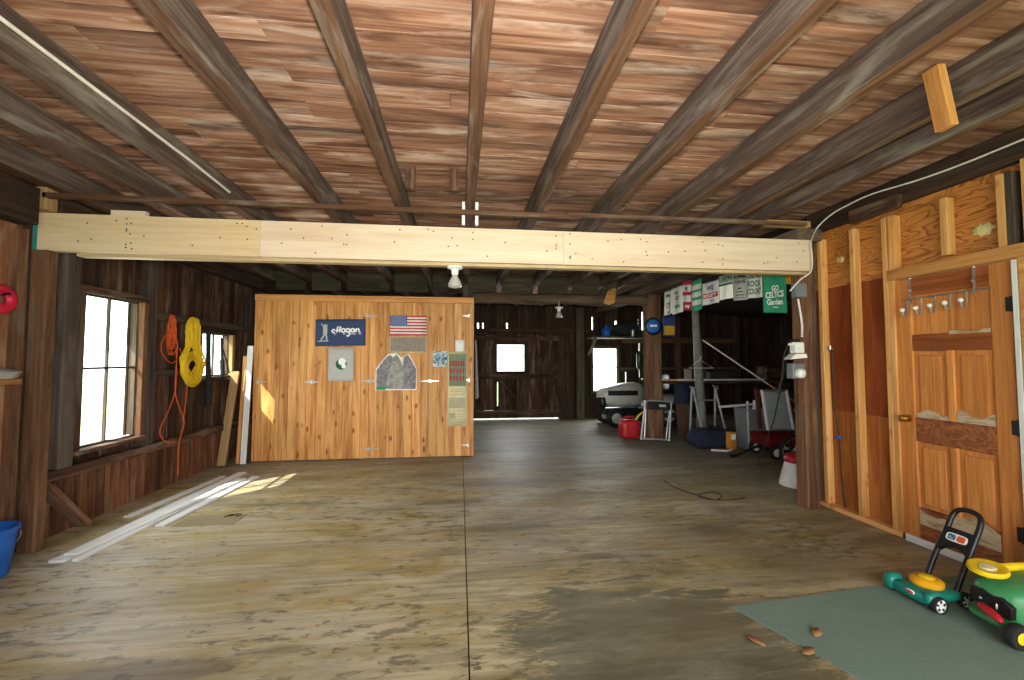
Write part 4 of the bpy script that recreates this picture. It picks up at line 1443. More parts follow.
# ---- riding mower
t = thing('riding_mower', 'riding lawn mower with a pale grey hood under the far right window', 'mower', (3.45, 8.9, 0))
x0, y0 = 3.45, 8.9
def hoodfn(p):
    f = (p.x + .5)
    return V3((p.x, p.y * (.86 + .14 * f), p.z * (.72 + .35 * f) + (.06 * f)))
obj('hood', MB().blob((x0 - .08, y0, .6), (.5, .25, .27), 3.2, 28, 14, fn=hoodfn), 'mower_grey', t)
mb = MB().bx(x0 - .42, x0 + .2, y0 - .275, y0 - .235, .64, .74)
mb.blob((x0 - .5, y0, .5), (.08, .2, .17), 3, 16, 10)
obj('grille', mb, 'black', t)
obj('headlight_or_glint', MB().blob((x0 - .52, y0 - .13, .62), (.05, .06, .04), 2.5, 12, 8), 'bulb', t)
obj('chassis', MB().bx(x0 - .5, x0 + .95, y0 - .2, y0 + .2, .24, .36), 'black', t, bevel=.02)
obj('deck', MB().blob((x0 + .25, y0, .19), (.38, .48, .09), 4, 24, 10), 'black', t)
mb = MB().blob((x0 + .8, y0, .5), (.36, .42, .16), 3.5, 24, 12)
obj('fender', mb, 'mower_grey', t)
mb = MB().blob((x0 + .78, y0, .7), (.22, .22, .06), 3.5, 18, 8)
mb.blob((x0 + .98, y0, .88), (.06, .22, .2), 3.2, 18, 10)
obj('seat', mb, 'black', t)
mb = MB().tube([(x0 + .38, y0, .6), (x0 + .5, y0, .9)], .02, 8)
mb.tube([(x0 + .5 + .15 * math.cos(a_) * .5, y0 + .17 * math.sin(a_), .92 - .15 * math.cos(a_) * .3) for a_ in [2 * PI * i / 20 for i in range(20)]], .014, 8, closed=True)
mb.tube([(x0 + .5, y0 - .17, .92), (x0 + .5, y0 + .17, .92)], .012, 6)
obj('steering_wheel', mb, 'black', t)
def wheel(t, c, r, w_, axis=(0, 1, 0), tyre='rubber', hub='mower_grey', nm='wheel'):
    mb = MB().lathe([(r * .55, -w_ / 2), (r * .85, -w_ / 2), (r, -w_ * .3), (r, w_ * .3), (r * .85, w_ / 2), (r * .55, w_ / 2), (r * .55, -w_ / 2)], c, axis, 26, cap=False)
    wo = obj(nm, mb, tyre, t)
    obj('hub', MB().lathe([(0, -w_ * .52), (r * .2, -w_ * .52), (r * .55, -w_ * .36), (r * .55, w_ * .36), (r * .2, w_ * .52), (0, w_ * .52)], c, axis, 22), hub, wo)
    return wo
for yy in (-.33, .33):
    wheel(t, (x0 - .3, y0 + yy, .19), .19, .15)
    wheel(t, (x0 + .78, y0 + yy * 1.15, .25), .25, .22)

# ---- shelf on brackets at the back with clutter
t = thing('loft_shelf', 'rough shelf above the far right window holding clutter', 'shelf', (3.6, 9.55, 1.88))
obj('board', MB().bx(2.92, 4.35, 9.25, 9.88, 1.86, 1.9), 'greenwood', t, bevel=.004)
for xx in (2.98, 4.28):
    mb = MB().beam((xx, 9.86, 1.5), (xx, 9.3, 1.86), .05, .05)
    obj('bracket', mb, 'greenwood', t)
p_ = D(606, 333, 9.4)
t = thing('jug', 'small blue jug on the loft shelf', 'jug', (p_.x, 9.4, 1.9))
obj('body', MB().lathe([(.09, 0), (.1, .02), (.1, .14), (.06, .19), (.03, .21), (.03, .24), (0, .24)], (p_.x, 9.4, 1.9), seg=18), 'blue', t)
obj('handle', MB().tube([(p_.x + .05, 9.4, 2.1), (p_.x + .12, 9.4, 2.1), (p_.x + .12, 9.4, 2.02), (p_.x + .1, 9.4, 1.98)], .012, 8), 'blue', t)
p_ = D(627, 325, 9.6)
mb = MB().blob((p_.x, 9.62, 2.085), (.3, .18, .165), 2.4, 22, 12, fn=lambda p: p * (1 + .12 * math.sin(p.x * 17) * math.cos(p.y * 21 + p.z * 13)))
tag(obj('folded_tarp', mb, 'lumps'), 'dark green tarp bundle on the loft shelf', 'tarp')
p_ = D(631, 331, 9.3)
tag(obj('metal_can', MB().lathe([(.06, 0), (.06, .14), (.055, .145), (0, .145)], (p_.x + .05, 9.33, 1.901), seg=16), 'steel'), 'dull metal can on the loft shelf in front of the tarp', 'can')

# ---- things on the brown post
t = thing('wall_disc', 'blue round disc with a dark rim hung on the brown post', 'disc', (3.3, 7.08, 1.83))
p_ = D(653, 326, 7.09)
obj('face', MB().lathe([(.12, 0), (.12, .02), (.09, .03), (0, .034)], (p_.x, 7.1, p_.z), (0, -1, 0), 26), 'blue', t)
obj('rim', MB().lathe([(.155, 0), (.155, .018), (.12, .022), (.12, 0)], (p_.x, 7.1, p_.z - .01), (0, -1, 0), 26), 'black', t)
obj('mark', MB().bx(p_.x - .06, p_.x + .06, 7.06, 7.067, p_.z - .015, p_.z + .02), 'white_ink', t)
p_ = D(669, 328, 7.8)
t = thing('hanging_sign', 'dark rectangular sign with a yellow patch hanging right of the brown post', 'sign', (p_.x, 7.8, p_.z - .2))
obj('board', MB().bx(p_.x - .12, p_.x + .12, 7.79, 7.81, p_.z - .16, p_.z + .24), 'blue_ink', t, bevel=.004)
obj('patch', MB().bx(p_.x - .1, p_.x + .1, 7.78, 7.789, p_.z - .13, p_.z + .04), 'yellow_cloth', t)
obj('cord', MB().tube([(p_.x - .1, 7.8, p_.z + .24), (p_.x, 7.8, 2.5), (p_.x + .1, 7.8, p_.z + .24)], .004, 6), 'cable_k', t)
p_ = D(639, 358, 7.4)
t = thing('hanging_tool', 'black and silver hand tool hanging left of the brown post', 'tool', (p_.x, 7.4, p_.z - .2))
obj('body', MB().lathe([(.02, -.2), (.04, -.16), (.05, 0), (.045, .08), (.02, .12), (0, .13)], (p_.x, 7.4, p_.z), seg=14), 'black', t)
obj('shaft', MB().tube([(p_.x, 7.4, p_.z + .1), (p_.x + .005, 7.4, p_.z + .26)], .018, 8), 'steel', t)
obj('cord', MB().tube([(p_.x + .005, 7.4, p_.z + .25), (p_.x + .01, 7.4, 2.5)], .004, 6), 'cable_k', t)
obj('tip', MB().tube([(p_.x, 7.4, p_.z - .34), (p_.x, 7.4, p_.z - .19)], .008, 8), 'steel', t)

# ---- gas can
x0, y0 = 2.97, 7.42
t = thing('gas_can', 'red plastic fuel can with a yellow spout on the floor left of the brown post', 'gas can', (x0, y0, 0))
obj('body', MB().blob((x0, y0, .155), (.175, .13, .155), 5, 30, 16, fn=lambda p: V3((p.x, p.y, p.z * (1 + (.12 if p.z > 0 else 0) * (1 - abs(p.x) / .2))))), 'red_can', t)
mb = MB().tube(sm([(x0 - .12, y0, .28), (x0 - .1, y0, .35), (x0, y0, .37), (x0 + .07, y0, .35), (x0 + .09, y0, .29)]), .018, 8)
obj('handle', mb, 'red_can', t)
mb = MB()
for xx in (-.08, 0.0, .08):
    mb.bx(x0 + xx - .008, x0 + xx + .008, y0 - .14, y0 - .12, .06, .26)
obj('ribs', mb, 'red_can', t)
obj('cap', MB().lathe([(.035, 0), (.035, .03), (.02, .04)], (x0 + .12, y0, .28), seg=14), 'yellow', t)
obj('spout', MB().tube([(x0 + .12, y0, .31), (x0 + .17, y0, .38), (x0 + .25, y0 - .02, .46)], [.018, .016, .01], 10), 'yellow', t)

# ---- folded lawn chair against the brown post
t = thing('folding_chair', 'folded aluminium lawn chair leaning on the brown post', 'chair', (3.28, 6.98, 0))
aL, aR = D(641, 440, 6.98), D(669, 441, 6.9)
tL, tR = D(645.5, 402, 7.06), D(671, 403, 7.06)
fr = MB().tube(sm([aL, aL.lerp(tL, .9), tL + V3((.04, 0, .02)), tR + V3((-.04, 0, .02)), aR.lerp(tR, .9), aR], 5), .017, 8)
obj('outer_frame', fr, 'alu', t)
obj('cross_bar', MB().tube([aL.lerp(tL, .03), aR.lerp(tR, .03)], .014, 8), 'alu', t)
for p0, p1 in ((aL, tL), (aR, tR)):
    s_ = V3((.07 if p0 is aL else -.04, .03, 0))
    obj('leg', MB().tube([p0.lerp(p1, .05) + s_, p0.lerp(p1, .8) + s_ * .4], .012, 8), 'alu', t)
mb = MB()
P = sheet(tL + V3((.03, -.02, .01)), tR - tL - V3((.06, 0, 0)), V3((0, -.02, -.13)), .015, 1.5, 0, (0, -1, 0))
mb.patch(P, 0, 1, 0, 1, 10, 5)
obj('sling', mb, 'rubber', t, solid=.02)
obj('label', MB().patch(P, .5, .78, .3, .6, 4, 2, .012), 'grey_cloth', t)
# brown board & jacket beside
mb = MB().prism([(-.13, 0), (.15, 0), (.13, .62), (-.14, .6)], (3.86, 7.1, 0), (1, 0, 0), (0, .12, .99), (0, .02, 0))
tag(obj('leaning_board', mb, 'brown_board'), 'dark brown hardboard leaning right of the folded lawn chair', 'board')
mb = MB().blob((3.92, 7.32, .75), (.15, .1, .24), 2.6, 18, 12, fn=lambda p: p * (1 + .1 * math.sin(p.z * 22 + p.x * 15)))
tag(obj('draped_jacket', mb, 'navy_bag'), 'navy jacket slung over the dark brown hardboard', 'jacket')

# ---- mottled column
p_ = D(697, 430, 7.08)
cx_ = p_.x
mb = MB().tube([(cx_ + .09, 7.08, 0), (cx_ + .08, 7.08, .5), (cx_ + .05, 7.08, 1.2), (cx_ + .02, 7.08, 2.0), (cx_ + .0, 7.08, 2.45)], [.085, .08, .07, .06, .06], 16)
struct('post_column', mb, 'column', 'mottled grey round column standing behind the walker', 'column')
# hanger on the column
t = thing('clothes_hanger', 'white wire clothes hanger on the mottled column', 'hanger', (cx_, 6.97, 1.25))
h0 = D(700, 361, 6.97)
mb = MB().tube([(h0.x, 6.97, h0.z + .02), (h0.x - .2, 6.97, h0.z - .12), (h0.x + .24, 6.97, h0.z - .12)], .007, 6, closed=True)
obj('triangle', mb, 'white_plastic', t)
obj('hook', MB().tube([(h0.x, 6.97, h0.z + .02), (h0.x, 6.97, h0.z + .06), (h0.x + .02, 6.97, h0.z + .08), (h0.x + .03, 6.98, h0.z + .06)], .005, 6), 'white_plastic', t)

# ---- walker / folding frame in front of the column
t = thing('folding_walker', 'aluminium walking frame in front of the mottled column', 'walker', (4.15, 6.75, 0))
fy = 6.80
def T(px, py, y=fy):
    return D(px, py, y)
for pts in ([T(692, 387, fy + .06), T(690, 431, fy + .12)], [T(693, 388), T(702, 431, fy - .06)],
            [T(715, 388), T(725, 428, fy - .06)], [T(715, 386, fy + .06), T(715, 428, fy + .12)]):
    d_ = pts[1] - pts[0]
    pts.append(pts[1] + d_ * (pts[1].z - .012) / -d_.z)
    obj('leg', MB().tube(pts, .017, 8), 'alu', t)
obj('cross_bar', MB().tube([T(694, 400), T(718, 400)], .012, 8), 'alu', t)
obj('cross_bar', MB().tube([T(702, 430), T(725, 427)], .018, 8), 'alu', t)
for a_, b_ in ((T(692, 387, fy + .06), T(693, 388)), (T(715, 386, fy + .06), T(715, 388))):
    obj('grip', MB().tube([a_ + V3((0, .05, 0)), b_ + V3((0, -.06, 0))], .022, 8), 'grey_plastic', t)

# ---- duffel
t = thing('duffel_bag', 'long dark navy duffel bag on the floor under the walking frame', 'bag', (3.97, 6.52, 0))
obj('body', MB().blob((3.92, 6.5, .145), (.33, .15, .145), 5, 26, 14, fn=lambda p: p * (1 + .05 * math.sin(p.x * 14 + p.z * 20))), 'navy_bag', t)
obj('strap', MB().tube(sm([(3.75, 6.36, .2), (3.8, 6.36, .31), (3.95, 6.39, .33), (4.08, 6.37, .3), (4.13, 6.36, .2)]), .014, 6), 'rubber', t)
p_ = D(731, 438, 6.3)
mb = MB().box((p_.x - .01, 6.28, .135), (.12, .09, .27), rot=Euler((0, 0, .2)).to_matrix())
t = tag(obj('box', mb, 'orange_box', bevel=.006), 'orange and white carton right of the duffel bag', 'box')
obj('label', MB().bx(p_.x - .05, p_.x + .02, 6.215, 6.222, .16, .24), 'white_ink', t)
mb = MB().tube([at(711, 450, 2, .017), at(727, 451, 2, .017), at(732, 449.5, 2, .017)], .016, 8)
tag(obj('white_pipe', mb, 'white_plastic'), 'short white pipe on the floor in front of the duffel bag', 'pipe')

# ---- bench with horizontal pipes
t = thing('work_bench', 'dark cluttered bench along the back of the lean-to', 'bench', (5.2, 7.9, 0))
obj('top', MB().bx(3.6, 6.6, 7.65, 8.25, .93, .978), 'plank_dark', t, bevel=.005)
for xx in (3.7, 6.5):
    for yy in (7.72, 8.18):
        obj('leg', MB().bx(xx - .04, xx + .04, yy - .04, yy + .04, 0, .93), 'plank_dark', t)
obj('shelf', MB().bx(3.65, 6.55, 7.7, 8.2, .3, .33), 'plank_dark', t)
for i, (xx, ww, hh2, m, lb) in enumerate(((4.55, .3, .2, 'brown_board', 'brown crate on the dark bench, left end'), (5.0, .34, .14, 'lumps', 'low dark box on the dark bench'), (6.1, .3, .25, 'plank_dark', 'wooden box at the right of the dark bench'))):
    mb = MB().bx(xx - ww / 2, xx + ww / 2, 7.85, 8.15, .979, .979 + hh2)
    bxo = tag(obj('crate', mb, m, bevel=.008), lb, 'box')
    obj('lid', MB().bx(xx - ww / 2 - .01, xx + ww / 2 + .01, 7.84, 8.16, .979 + hh2, .998 + hh2), m, bxo)
mb = MB().tube([(D(678, 381, 7.7).x, 7.7, .997), (D(764, 384, 7.7).x, 7.7, .997)], .018, 8)
tag(obj('white_pipe', mb, 'white_plastic'), 'long white pipe lying level along the front of the dark bench', 'pipe')
mb = MB().tube([(D(662, 377, 7.76).x, 7.76, .997), (D(694, 379, 7.76).x, 7.76, .997)], .018, 8)
tag(obj('wooden_pole', mb, 'stud'), 'short yellow pole end sticking out past the white pipe', 'pole')
mb = MB().tube([D(719, 407, 6.62), D(757, 404, 6.56)], .02, 8)
tag(obj('white_pipe', mb, 'white_plastic'), 'lower white pipe reaching over the grey bin', 'pipe')
mb = MB().tube([D(702.5, 340, 6.97), D(768, 384, 6.5)], .012, 8)
mb.tube([D(768, 384, 6.5), D(866, 449, 6.15)], .013, 8, mi=1)
tag(obj('leaning_pole', mb, ['white_plastic', 'stud']), 'long white pole leaning diagonally on the mottled column', 'pole')

# ---- smoky bin with bottles
x0, y0 = D(753, 447, 6.3).x + .02, 6.32
t = thing('recycling_bin', 'smoky grey translucent bin full of bottles', 'bin', (x0, y0, 0))
mb = MB()
def tub(mb, c, wb, db, wt, dt, h, th):
    for s_, (w2, d2) in enumerate(((0, 0),)):
        pass
    def ringp(w, d, z):
        return [V3((c[0] + sx_ * w / 2, c[1] + sy_ * d / 2, c[2] + z)) for sx_, sy_ in ((-1, -1), (1, -1), (1, 1), (-1, 1))]
    vs = ringp(wb, db, 0) + ringp(wt, dt, h) + ringp(wt - th * 2, dt - th * 2, h) + ringp(wb - th * 2, db - th * 2, th)
    fs = [(3, 2, 1, 0)]
    for k_ in range(3):
        for i in range(4):
            fs.append((k_ * 4 + i, k_ * 4 + (i + 1) % 4, k_ * 4 + 4 + (i + 1) % 4, k_ * 4 + 4 + i))
    fs.append((12, 13, 14, 15))
    mb.add(vs, fs)
tub(mb, (x0, y0, 0), .33, .28, .4, .34, .62, .012)
obj('body', mb, 'bin_grey', t, bevel=.01)
mb = MB()
for sx_, sy_ in ((-1, -1), (1, -1)):
    mb.beam((x0 + sx_ * .165, y0 - .14, 0), (x0 + sx_ * .2, y0 - .17, .6), .03, .03)
obj('corner_strip', mb, 'grey_terry', t)
for i, (dx_, dy_, h_, m) in enumerate(((-.08, 0, .28, 'bulb'), (.0, -.05, .3, 'white_plastic'), (.09, .02, .27, 'blue'))):
    c = (x0 + dx_, y0 + dy_, .42)
    mb = MB().lathe([(.035, 0), (.04, .01), (.04, h_ * .6), (.015, h_ * .85), (.015, h_), (0, h_)], c, seg=14)
    bo = tag(obj('bottle', mb, m), ('clear bottle at the left of the grey bin', 'white bottle in the middle of the grey bin', 'blue bottle at the right of the grey bin')[i], 'bottle', 'bottles in the grey bin')
    obj('cap', MB().lathe([(.018, 0), (.018, .025), (0, .026)], (c[0], c[1], c[2] + h_), seg=12), 'white_plastic', bo)

# ---- wagon with a grey sling chair on it
x0, y0 = 4.55, 5.75
t = thing('toy_wagon', 'dark red toy wagon with white hubs behind the rough right post', 'wagon', (x0, y0, 0))
mb = MB()
tub(mb, (x0, y0, .17), .62, .36, .68, .42, .16, .012)
obj('tray', mb, 'wagon_red', t, bevel=.01)
for xx in (-.24, .24):
    obj('axle', MB().tube([(x0 + xx, y0 - .2, .1), (x0 + xx, y0 + .2, .1)], .012, 8), 'dkmetal', t)
    obj('bracket', MB().bx(x0 + xx - .03, x0 + xx + .03, y0 - .12, y0 + .12, .1, .172), 'black', t)
    for yy in (-.21, .21):
        wheel(t, (x0 + xx, y0 + yy, .1), .1, .05, hub='white_plastic')
h0 = D(731, 457, 5.75)
mb = MB().tube([(x0 - .32, y0, .17), (x0 - .45, y0, .12), (h0.x + .08, y0, .03)], .018, 8)
mb.tube([(h0.x + .08, y0, .03), (h0.x, y0, .022)], .024, 8)
obj('handle', mb, 'black', t)
t = thing('sling_chair', 'folded chair of grey cloth in a white frame standing in the red wagon', 'chair', (4.7, 5.7, .19))
y0 = 5.62
q = [D(764, 429, y0), D(760.5, 390, y0), D(786, 390, y0), D(793.5, 430, y0)]
q0 = D(768, 430, y0)
z_ = .185
bl, br = V3((q0.x, y0, .45)), V3((q[3].x, y0, .45))
fr = MB().tube([q0, q[1] + V3((.02, .0, 0))], .022, 8).tube([q[3], q[2]], .022, 8)
obj('frame', fr, 'white_plastic', t)
obj('frame_bar', MB().tube([q[1] + V3((.02, 0, -.01)), q[2] + V3((0, 0, -.01))], .018, 8), 'alu', t)
obj('frame_bar', MB().tube([q0, q[3]], .018, 8), 'alu', t)
mb = MB().add([q0 + V3((.03, .01, 0)), q[3] + V3((-.03, .01, 0)), q[2] + V3((-.03, .01, -.02)), q[1] + V3((.05, .01, -.02))], [(0, 1, 2, 3)])
obj('sling', mb, 'panel_grey', t, solid=.012)
for a_, b_ in ((q0, .17), (q[3], -.06)):
    obj('leg', MB().tube([a_, V3((a_.x + b_, y0 + .12, z_))], .016, 8), 'black', t)
mb = MB().beam(q[1] + V3((-.04, .03, .02)), q0 + V3((-.09, .03, .02)), .03, .05)
obj('side_board', mb, 'maroon', t)

# ---- child bicycle half hidden behind the post
x0, y0 = 4.42, 4.95
wx = D(796, 453, 4.95)
t = thing('child_bicycle', 'small bicycle mostly hidden behind the rough right post', 'bicycle', (wx.x + .4, 4.95, 0))
def bike_wheel(cx):
    c = (cx, 4.95, .225)
    mb = MB().tube([(cx + .205 * math.cos(2 * PI * i / 28), 4.95, .225 + .205 * math.sin(2 * PI * i / 28)) for i in range(28)], .02, 8, closed=True)
    wo = obj('wheel', mb, 'rubber', t)
    mb = MB().tube([(cx + .183 * math.cos(2 * PI * i / 28), 4.95, .225 + .183 * math.sin(2 * PI * i / 28)) for i in range(28)], .009, 6, closed=True)
    obj('rim', mb, 'steel', wo)
    mb = MB()
    for i in range(14):
        a_ = 2 * PI * i / 14
        mb.tube([(cx, 4.95 + (.015 if i % 2 else -.015), .225), (cx + .18 * math.cos(a_), 4.95, .225 + .18 * math.sin(a_))], .002, 4)
    mb.lathe([(.02, -.03), (.02, .03)], c, (0, 1, 0), 10)
    obj('spokes', mb, 'steel', wo)
bike_wheel(wx.x)
bike_wheel(wx.x + .72)
mb = MB().tube([(wx.x + .16, 4.95, .55), (wx.x + .38, 4.95, .27), (wx.x + .72, 4.95, .225)], .016, 8)
mb.tube([(wx.x + .16, 4.95, .53), (wx.x + .5, 4.95, .5), (wx.x + .38, 4.95, .27)], .016, 8).tube([(wx.x + .5, 4.95, .5), (wx.x + .72, 4.95, .225)], .012, 8)
obj('frame', mb, 'black', t)
mb = MB()
for s_ in (-.035, .035):
    mb.tube([(wx.x, 4.95 + s_, .225), (wx.x + .13, 4.95 + s_, .48), (wx.x + .16, 4.95, .56)], .012, 8)
obj('fork', mb, 'white_plastic', t)
obj('handlebar', MB().tube([(wx.x + .2, 4.7, .72), (wx.x + .17, 4.85, .66), (wx.x + .17, 5.05, .66), (wx.x + .2, 5.2, .72)], .012, 8).tube([(wx.x + .16, 4.95, .55), (wx.x + .17, 4.95, .66)], .014, 8), 'steel', t)
obj('seat', MB().blob((wx.x + .52, 4.95, .58), (.11, .06, .03), 2.5, 16, 8).tube([(wx.x + .5, 4.95, .5), (wx.x + .52, 4.95, .57)], .014, 8), 'black', t)
obj('crank', MB().lathe([(.06, -.006), (.06, .006)], (wx.x + .38, 4.9, .27), (0, 1, 0), 18).tube([(wx.x + .38, 4.88, .27), (wx.x + .45, 4.86, .2)], .01, 6), 'steel', t)

# ---- white tub with red rim
p_ = at(798, 487, 2, 0)
x0, y0 = 3.70, 4.42
t = thing('plastic_hood', 'white flared plastic hood with a red collar beside the rough right post', 'plastic hood', (x0, y0, 0))
obj('body', MB().lathe([(.19, 0), (.19, .012), (.165, .12), (.135, .24), (.12, .29), (0, .295)], (x0, y0, 0), seg=26), 'white_plastic', t)
obj('collar', MB().lathe([(.135, .25), (.145, .27), (.135, .315), (.11, .335), (0, .34)], (x0, y0, 0), seg=26), 'red_plastic', t)
mb = MB().beam((x0 - .06, y0 - .19, .03), (x0 - .04, y0 - .12, .2), .07, .03, up=(0, 1, 0))
obj('slot', mb, 'black', t)
mb = MB().tube(sm([(3.45, 4.05, .012), (3.55, 4.15, .012), (3.62, 4.1, .012), (3.7, 4.2, .012), (3.75, 4.15, .012)]), .012, 6)
tag(obj('cord_scrap', mb, 'maroon'), 'short dark red cord on the floor at the foot of the right post', 'cord')
mb = MB().tube([at(757, 466, 2, 0), at(774, 420, 1, 5.0), at(790, 345, 1, 4.6)], .007, 6)
tag(obj('thin_rod', mb, 'greenwood'), 'thin greenish rod leaning toward the lamp on the right post', 'rod')
# loose cabinet door in the dark behind
mb = MB().bx(5.75, 6.2, 6.7, 6.78, 0, 1.1)
t = tag(obj('cabinet', mb, 'grey_plastic', bevel=.01), 'grey cabinet standing behind the folded sling chair', 'cabinet')
obj('door', MB().bx(5.78, 6.17, 6.685, 6.699, .05, 1.06), 'grey_plastic', t, bevel=.004)

# ---- fixtures on the rough right post
p_ = at(796, 291, 1, 3.63)
t = thing('junction_box', 'grey electrical box on the rough right post under the header', 'electrical box', (p_.x, 3.6, p_.z - .06))
obj('box', MB().bx(p_.x - .05, p_.x + .055, 3.57, 3.629, p_.z - .065, p_.z + .065), 'grey_plastic', t, bevel=.004)
obj('cover', MB().bx(p_.x - .045, p_.x + .05, 3.562, 3.569, p_.z - .06, p_.z + .06), 'grey_plastic', t, bevel=.002)
mb = MB().tube(sm([at(798, 299, 1, 3.6), at(800, 310, 1, 3.615), at(802, 325, 1, 3.615), at(802, 337, 1, 3.6)]), .009, 8)
tag(obj('power_cable', mb, 'cable'), 'short white cable between the grey box and the post lamp', 'cable')
p_ = at(795, 350, 1, 3.6)
t = thing('work_lamp', 'white clip-on work lamp fixed to the rough right post', 'lamp', (p_.x, 3.6, p_.z - .1))
obj('housing', MB().bx(p_.x - .035, p_.x + .055, 3.55, 3.628, p_.z - .03, p_.z + .07), 'white_plastic', t, bevel=.012)
obj('shade', MB().prism([(-.1, -.085), (.07, -.07), (.06, -.035), (-.04, -.035)], (p_.x, 3.54, p_.z), (1, 0, 0), (0, 0, 1), (0, .085, 0)), 'white_plastic', t)
obj('clip', MB().bx(p_.x - .04, p_.x + .02, 3.56, 3.62, p_.z + .07, p_.z + .1), 'black', t, bevel=.004)
obj('arm', MB().tube([(p_.x - .035, 3.58, p_.z + .06), (p_.x - .09, 3.56, p_.z + .05)], .01, 8), 'white_plastic', t)
obj('cord', MB().tube(sm([(p_.x - .08, 3.58, p_.z + .05), (p_.x - .11, 3.6, p_.z - .05), (p_.x - .12, 3.62, p_.z - .25), (p_.x - .14, 3.66, p_.z - .4)]), .005, 6), 'cable_k', t)
p_ = at(794, 373, 1, 3.7)
t = thing('bulb_holder', 'round white bulb in a grey holder below the work lamp', 'bulb', (p_.x, 3.68, p_.z))
obj('bulb', MB().blob((p_.x - .005, 3.62, p_.z), (.042, .042, .045), 2.5, 18, 12), 'white_plastic', t)
obj('holder', MB().bx(p_.x - .06, p_.x + .06, 3.64, 3.72, p_.z - .05, p_.z + .09), 'grey_plastic', t, bevel=.01)

# thin cable and clip down the first bay of the plywood wall
mb = MB().tube(sm([at(829, 348, 0, 3.44), at(832, 352, 0, 3.45), at(834, 400, 0, 3.455), at(839, 437, 0, 3.455), at(842, 480, 0, 3.455), at(846, 512, 0, 3.455)]), .006, 6)
t = thing('hanging_wire', 'dark wire with a blue clip down the first stud bay', 'wire', at(842, 500, 0, 3.45))
obj('wire', mb, 'cable_k', t)
p_ = at(838, 437, 0, 3.44)
obj('clip', MB().box(p_, (.02, .05, .03)), 'blue', t, bevel=.004)
p_ = at(829, 349, 0, 3.44)
obj('hook', MB().tube([p_ + V3((.02, .03, -.03)), p_ + V3((0, .0, 0)), p_ + V3((-.015, -.03, .0)), p_ + V3((-.015, -.03, .03))], .007, 6).tube([p_ + V3((0, .05, 0)), p_ + V3((0, -.05, 0))], .006, 6), 'steel', t)

# ================================================================== RUG AND TOYS
mb = MB().prism([(1.5, 2.31), (2.4, 2.4), (3.36, 2.48), (3.36, -1.2), (1.9, -1.2), (1.71, 1.73), (1.58, 2.1)], (0, 0, .001), (1, 0, 0), (0, 1, 0), (0, 0, .005))
tag(obj('green_rug', mb, 'carpet'), 'grey-green carpet piece on the floor under the toy mower', 'rug')
for px, py, r_, lb in ((823, 637, .6, 'curled brown leaf on the green rug, larger one'), (811, 655, .3, 'small brown leaf near the edge of the green rug'), (772, 643, 2.0, 'dark dry leaf just off the rug edge')):
    c = at(px, py, 2, .007)
    P = sheet(c + V3((-.03, -.02, .004)), (.085 * math.cos(r_), 1.2 * .085 * math.sin(r_), .006), (-.05 * math.sin(r_), .05 * math.cos(r_), .002), .002, .7, 0, (0, 0, 1))
    mb = MB()
    prof = [(0, .5), (.2, .15), (.5, 0), (.8, .2), (1, .5), (.8, .85), (.5, 1), (.2, .8)]
    mb.add([P(.5, .5)] + [P(u, v) for u, v in prof], [(0, i + 1, (i + 1) % 8 + 1) for i in range(8)], smooth=True)
    tag(obj('dry_leaf', mb, 'leaf', solid=.001), lb, 'leaf')

# toy push mower: forward is -x
mx_, my_ = 2.66, 2.235
t = thing('toy_mower', 'teal toy push mower with amber cap and black handle on the rug', 'toy mower', (mx_, my_, .006), rotz=.0)
def L(p):
    return V3((mx_ + p[0] * .84, my_ + p[1] * .84, .006 + p[2] * .84))
def deckf(p):
    return V3((p.x, p.y * (1 - .25 * max(0, -p.x) / .143), p.z))
obj('deck', MB().blob(L((-.0, 0, .075)), (.143, .11, .03), 3.0, 30, 12, fn=deckf), 'teal_toy', t)
mb = MB().blob(L((-.12, 0, .065)), (.042, .11, .034), 3.0, 20, 10)
obj('front_bar', mb, 'teal_toy', t)
obj('engine_cap', MB().lathe([(.072, 0), (.076, .008), (.076, .025), (.063, .038), (.042, .04), (.042, .034), (0, .035)], L((-.015, 0, .105)), seg=26), 'amber', t)
obj('cap_top', MB().lathe([(.038, 0), (.038, .01), (.025, .017), (0, .017)], L((-.015, 0, .145)), seg=20), 'yellow', t)
def toywheel(t, c, r, w_, tyre, hub, ax=(0, 1, 0)):
    wo = obj('wheel', MB().lathe([(r * .78, -w_ / 2), (r * .95, -w_ / 2), (r, -w_ * .3), (r, w_ * .3), (r * .95, w_ / 2), (r * .78, w_ / 2), (r * .78, -w_ / 2)], c, ax, 26, cap=False), tyre, t)
    obj('hub', MB().lathe([(0, -w_ * .35), (r * .25, -w_ * .5), (r * .3, -w_ * .3), (r * .78, -w_ * .3), (r * .78, w_ * .3), (r * .3, w_ * .3), (r * .25, w_ * .5), (0, w_ * .35)], c, ax, 26), hub, wo)
    mb = MB()
    for i in range(5):
        a_ = 2 * PI * i / 5 + .3
        d = V3((math.cos(a_), 0, math.sin(a_)))
        for s_ in (-1, 1):
            mb.beam(V3(c) + d * r * .34 + V3((0, s_ * w_ * .33, 0)), V3(c) + d * r * .66 + V3((0, s_ * w_ * .33, 0)), .012, .004, up=(0, 1, 0))
    obj('spoke_slot', mb, 'black', wo)
toywheel(t, L((-.11, -.15, .0524)), .044, .03, 'rubber', 'white_plastic')
toywheel(t, L((-.11, .15, .0524)), .044, .03, 'rubber', 'white_plastic')
toywheel(t, L((.13, -.115, .05)), .042, .026, 'rubber', 'white_plastic')
toywheel(t, L((.13, .115, .05)), .042, .026, 'rubber', 'white_plastic')
for s_ in (-1, 1):
    obj('wheel_guard', MB().blob(L((-.115, .118 * s_, .08)) if s_ < 0 else L((-.115, .14, .07)), (.046, .025, .034) if s_ < 0 else (.053, .036, .048), 2.6, 18, 10), 'teal_toy', t)
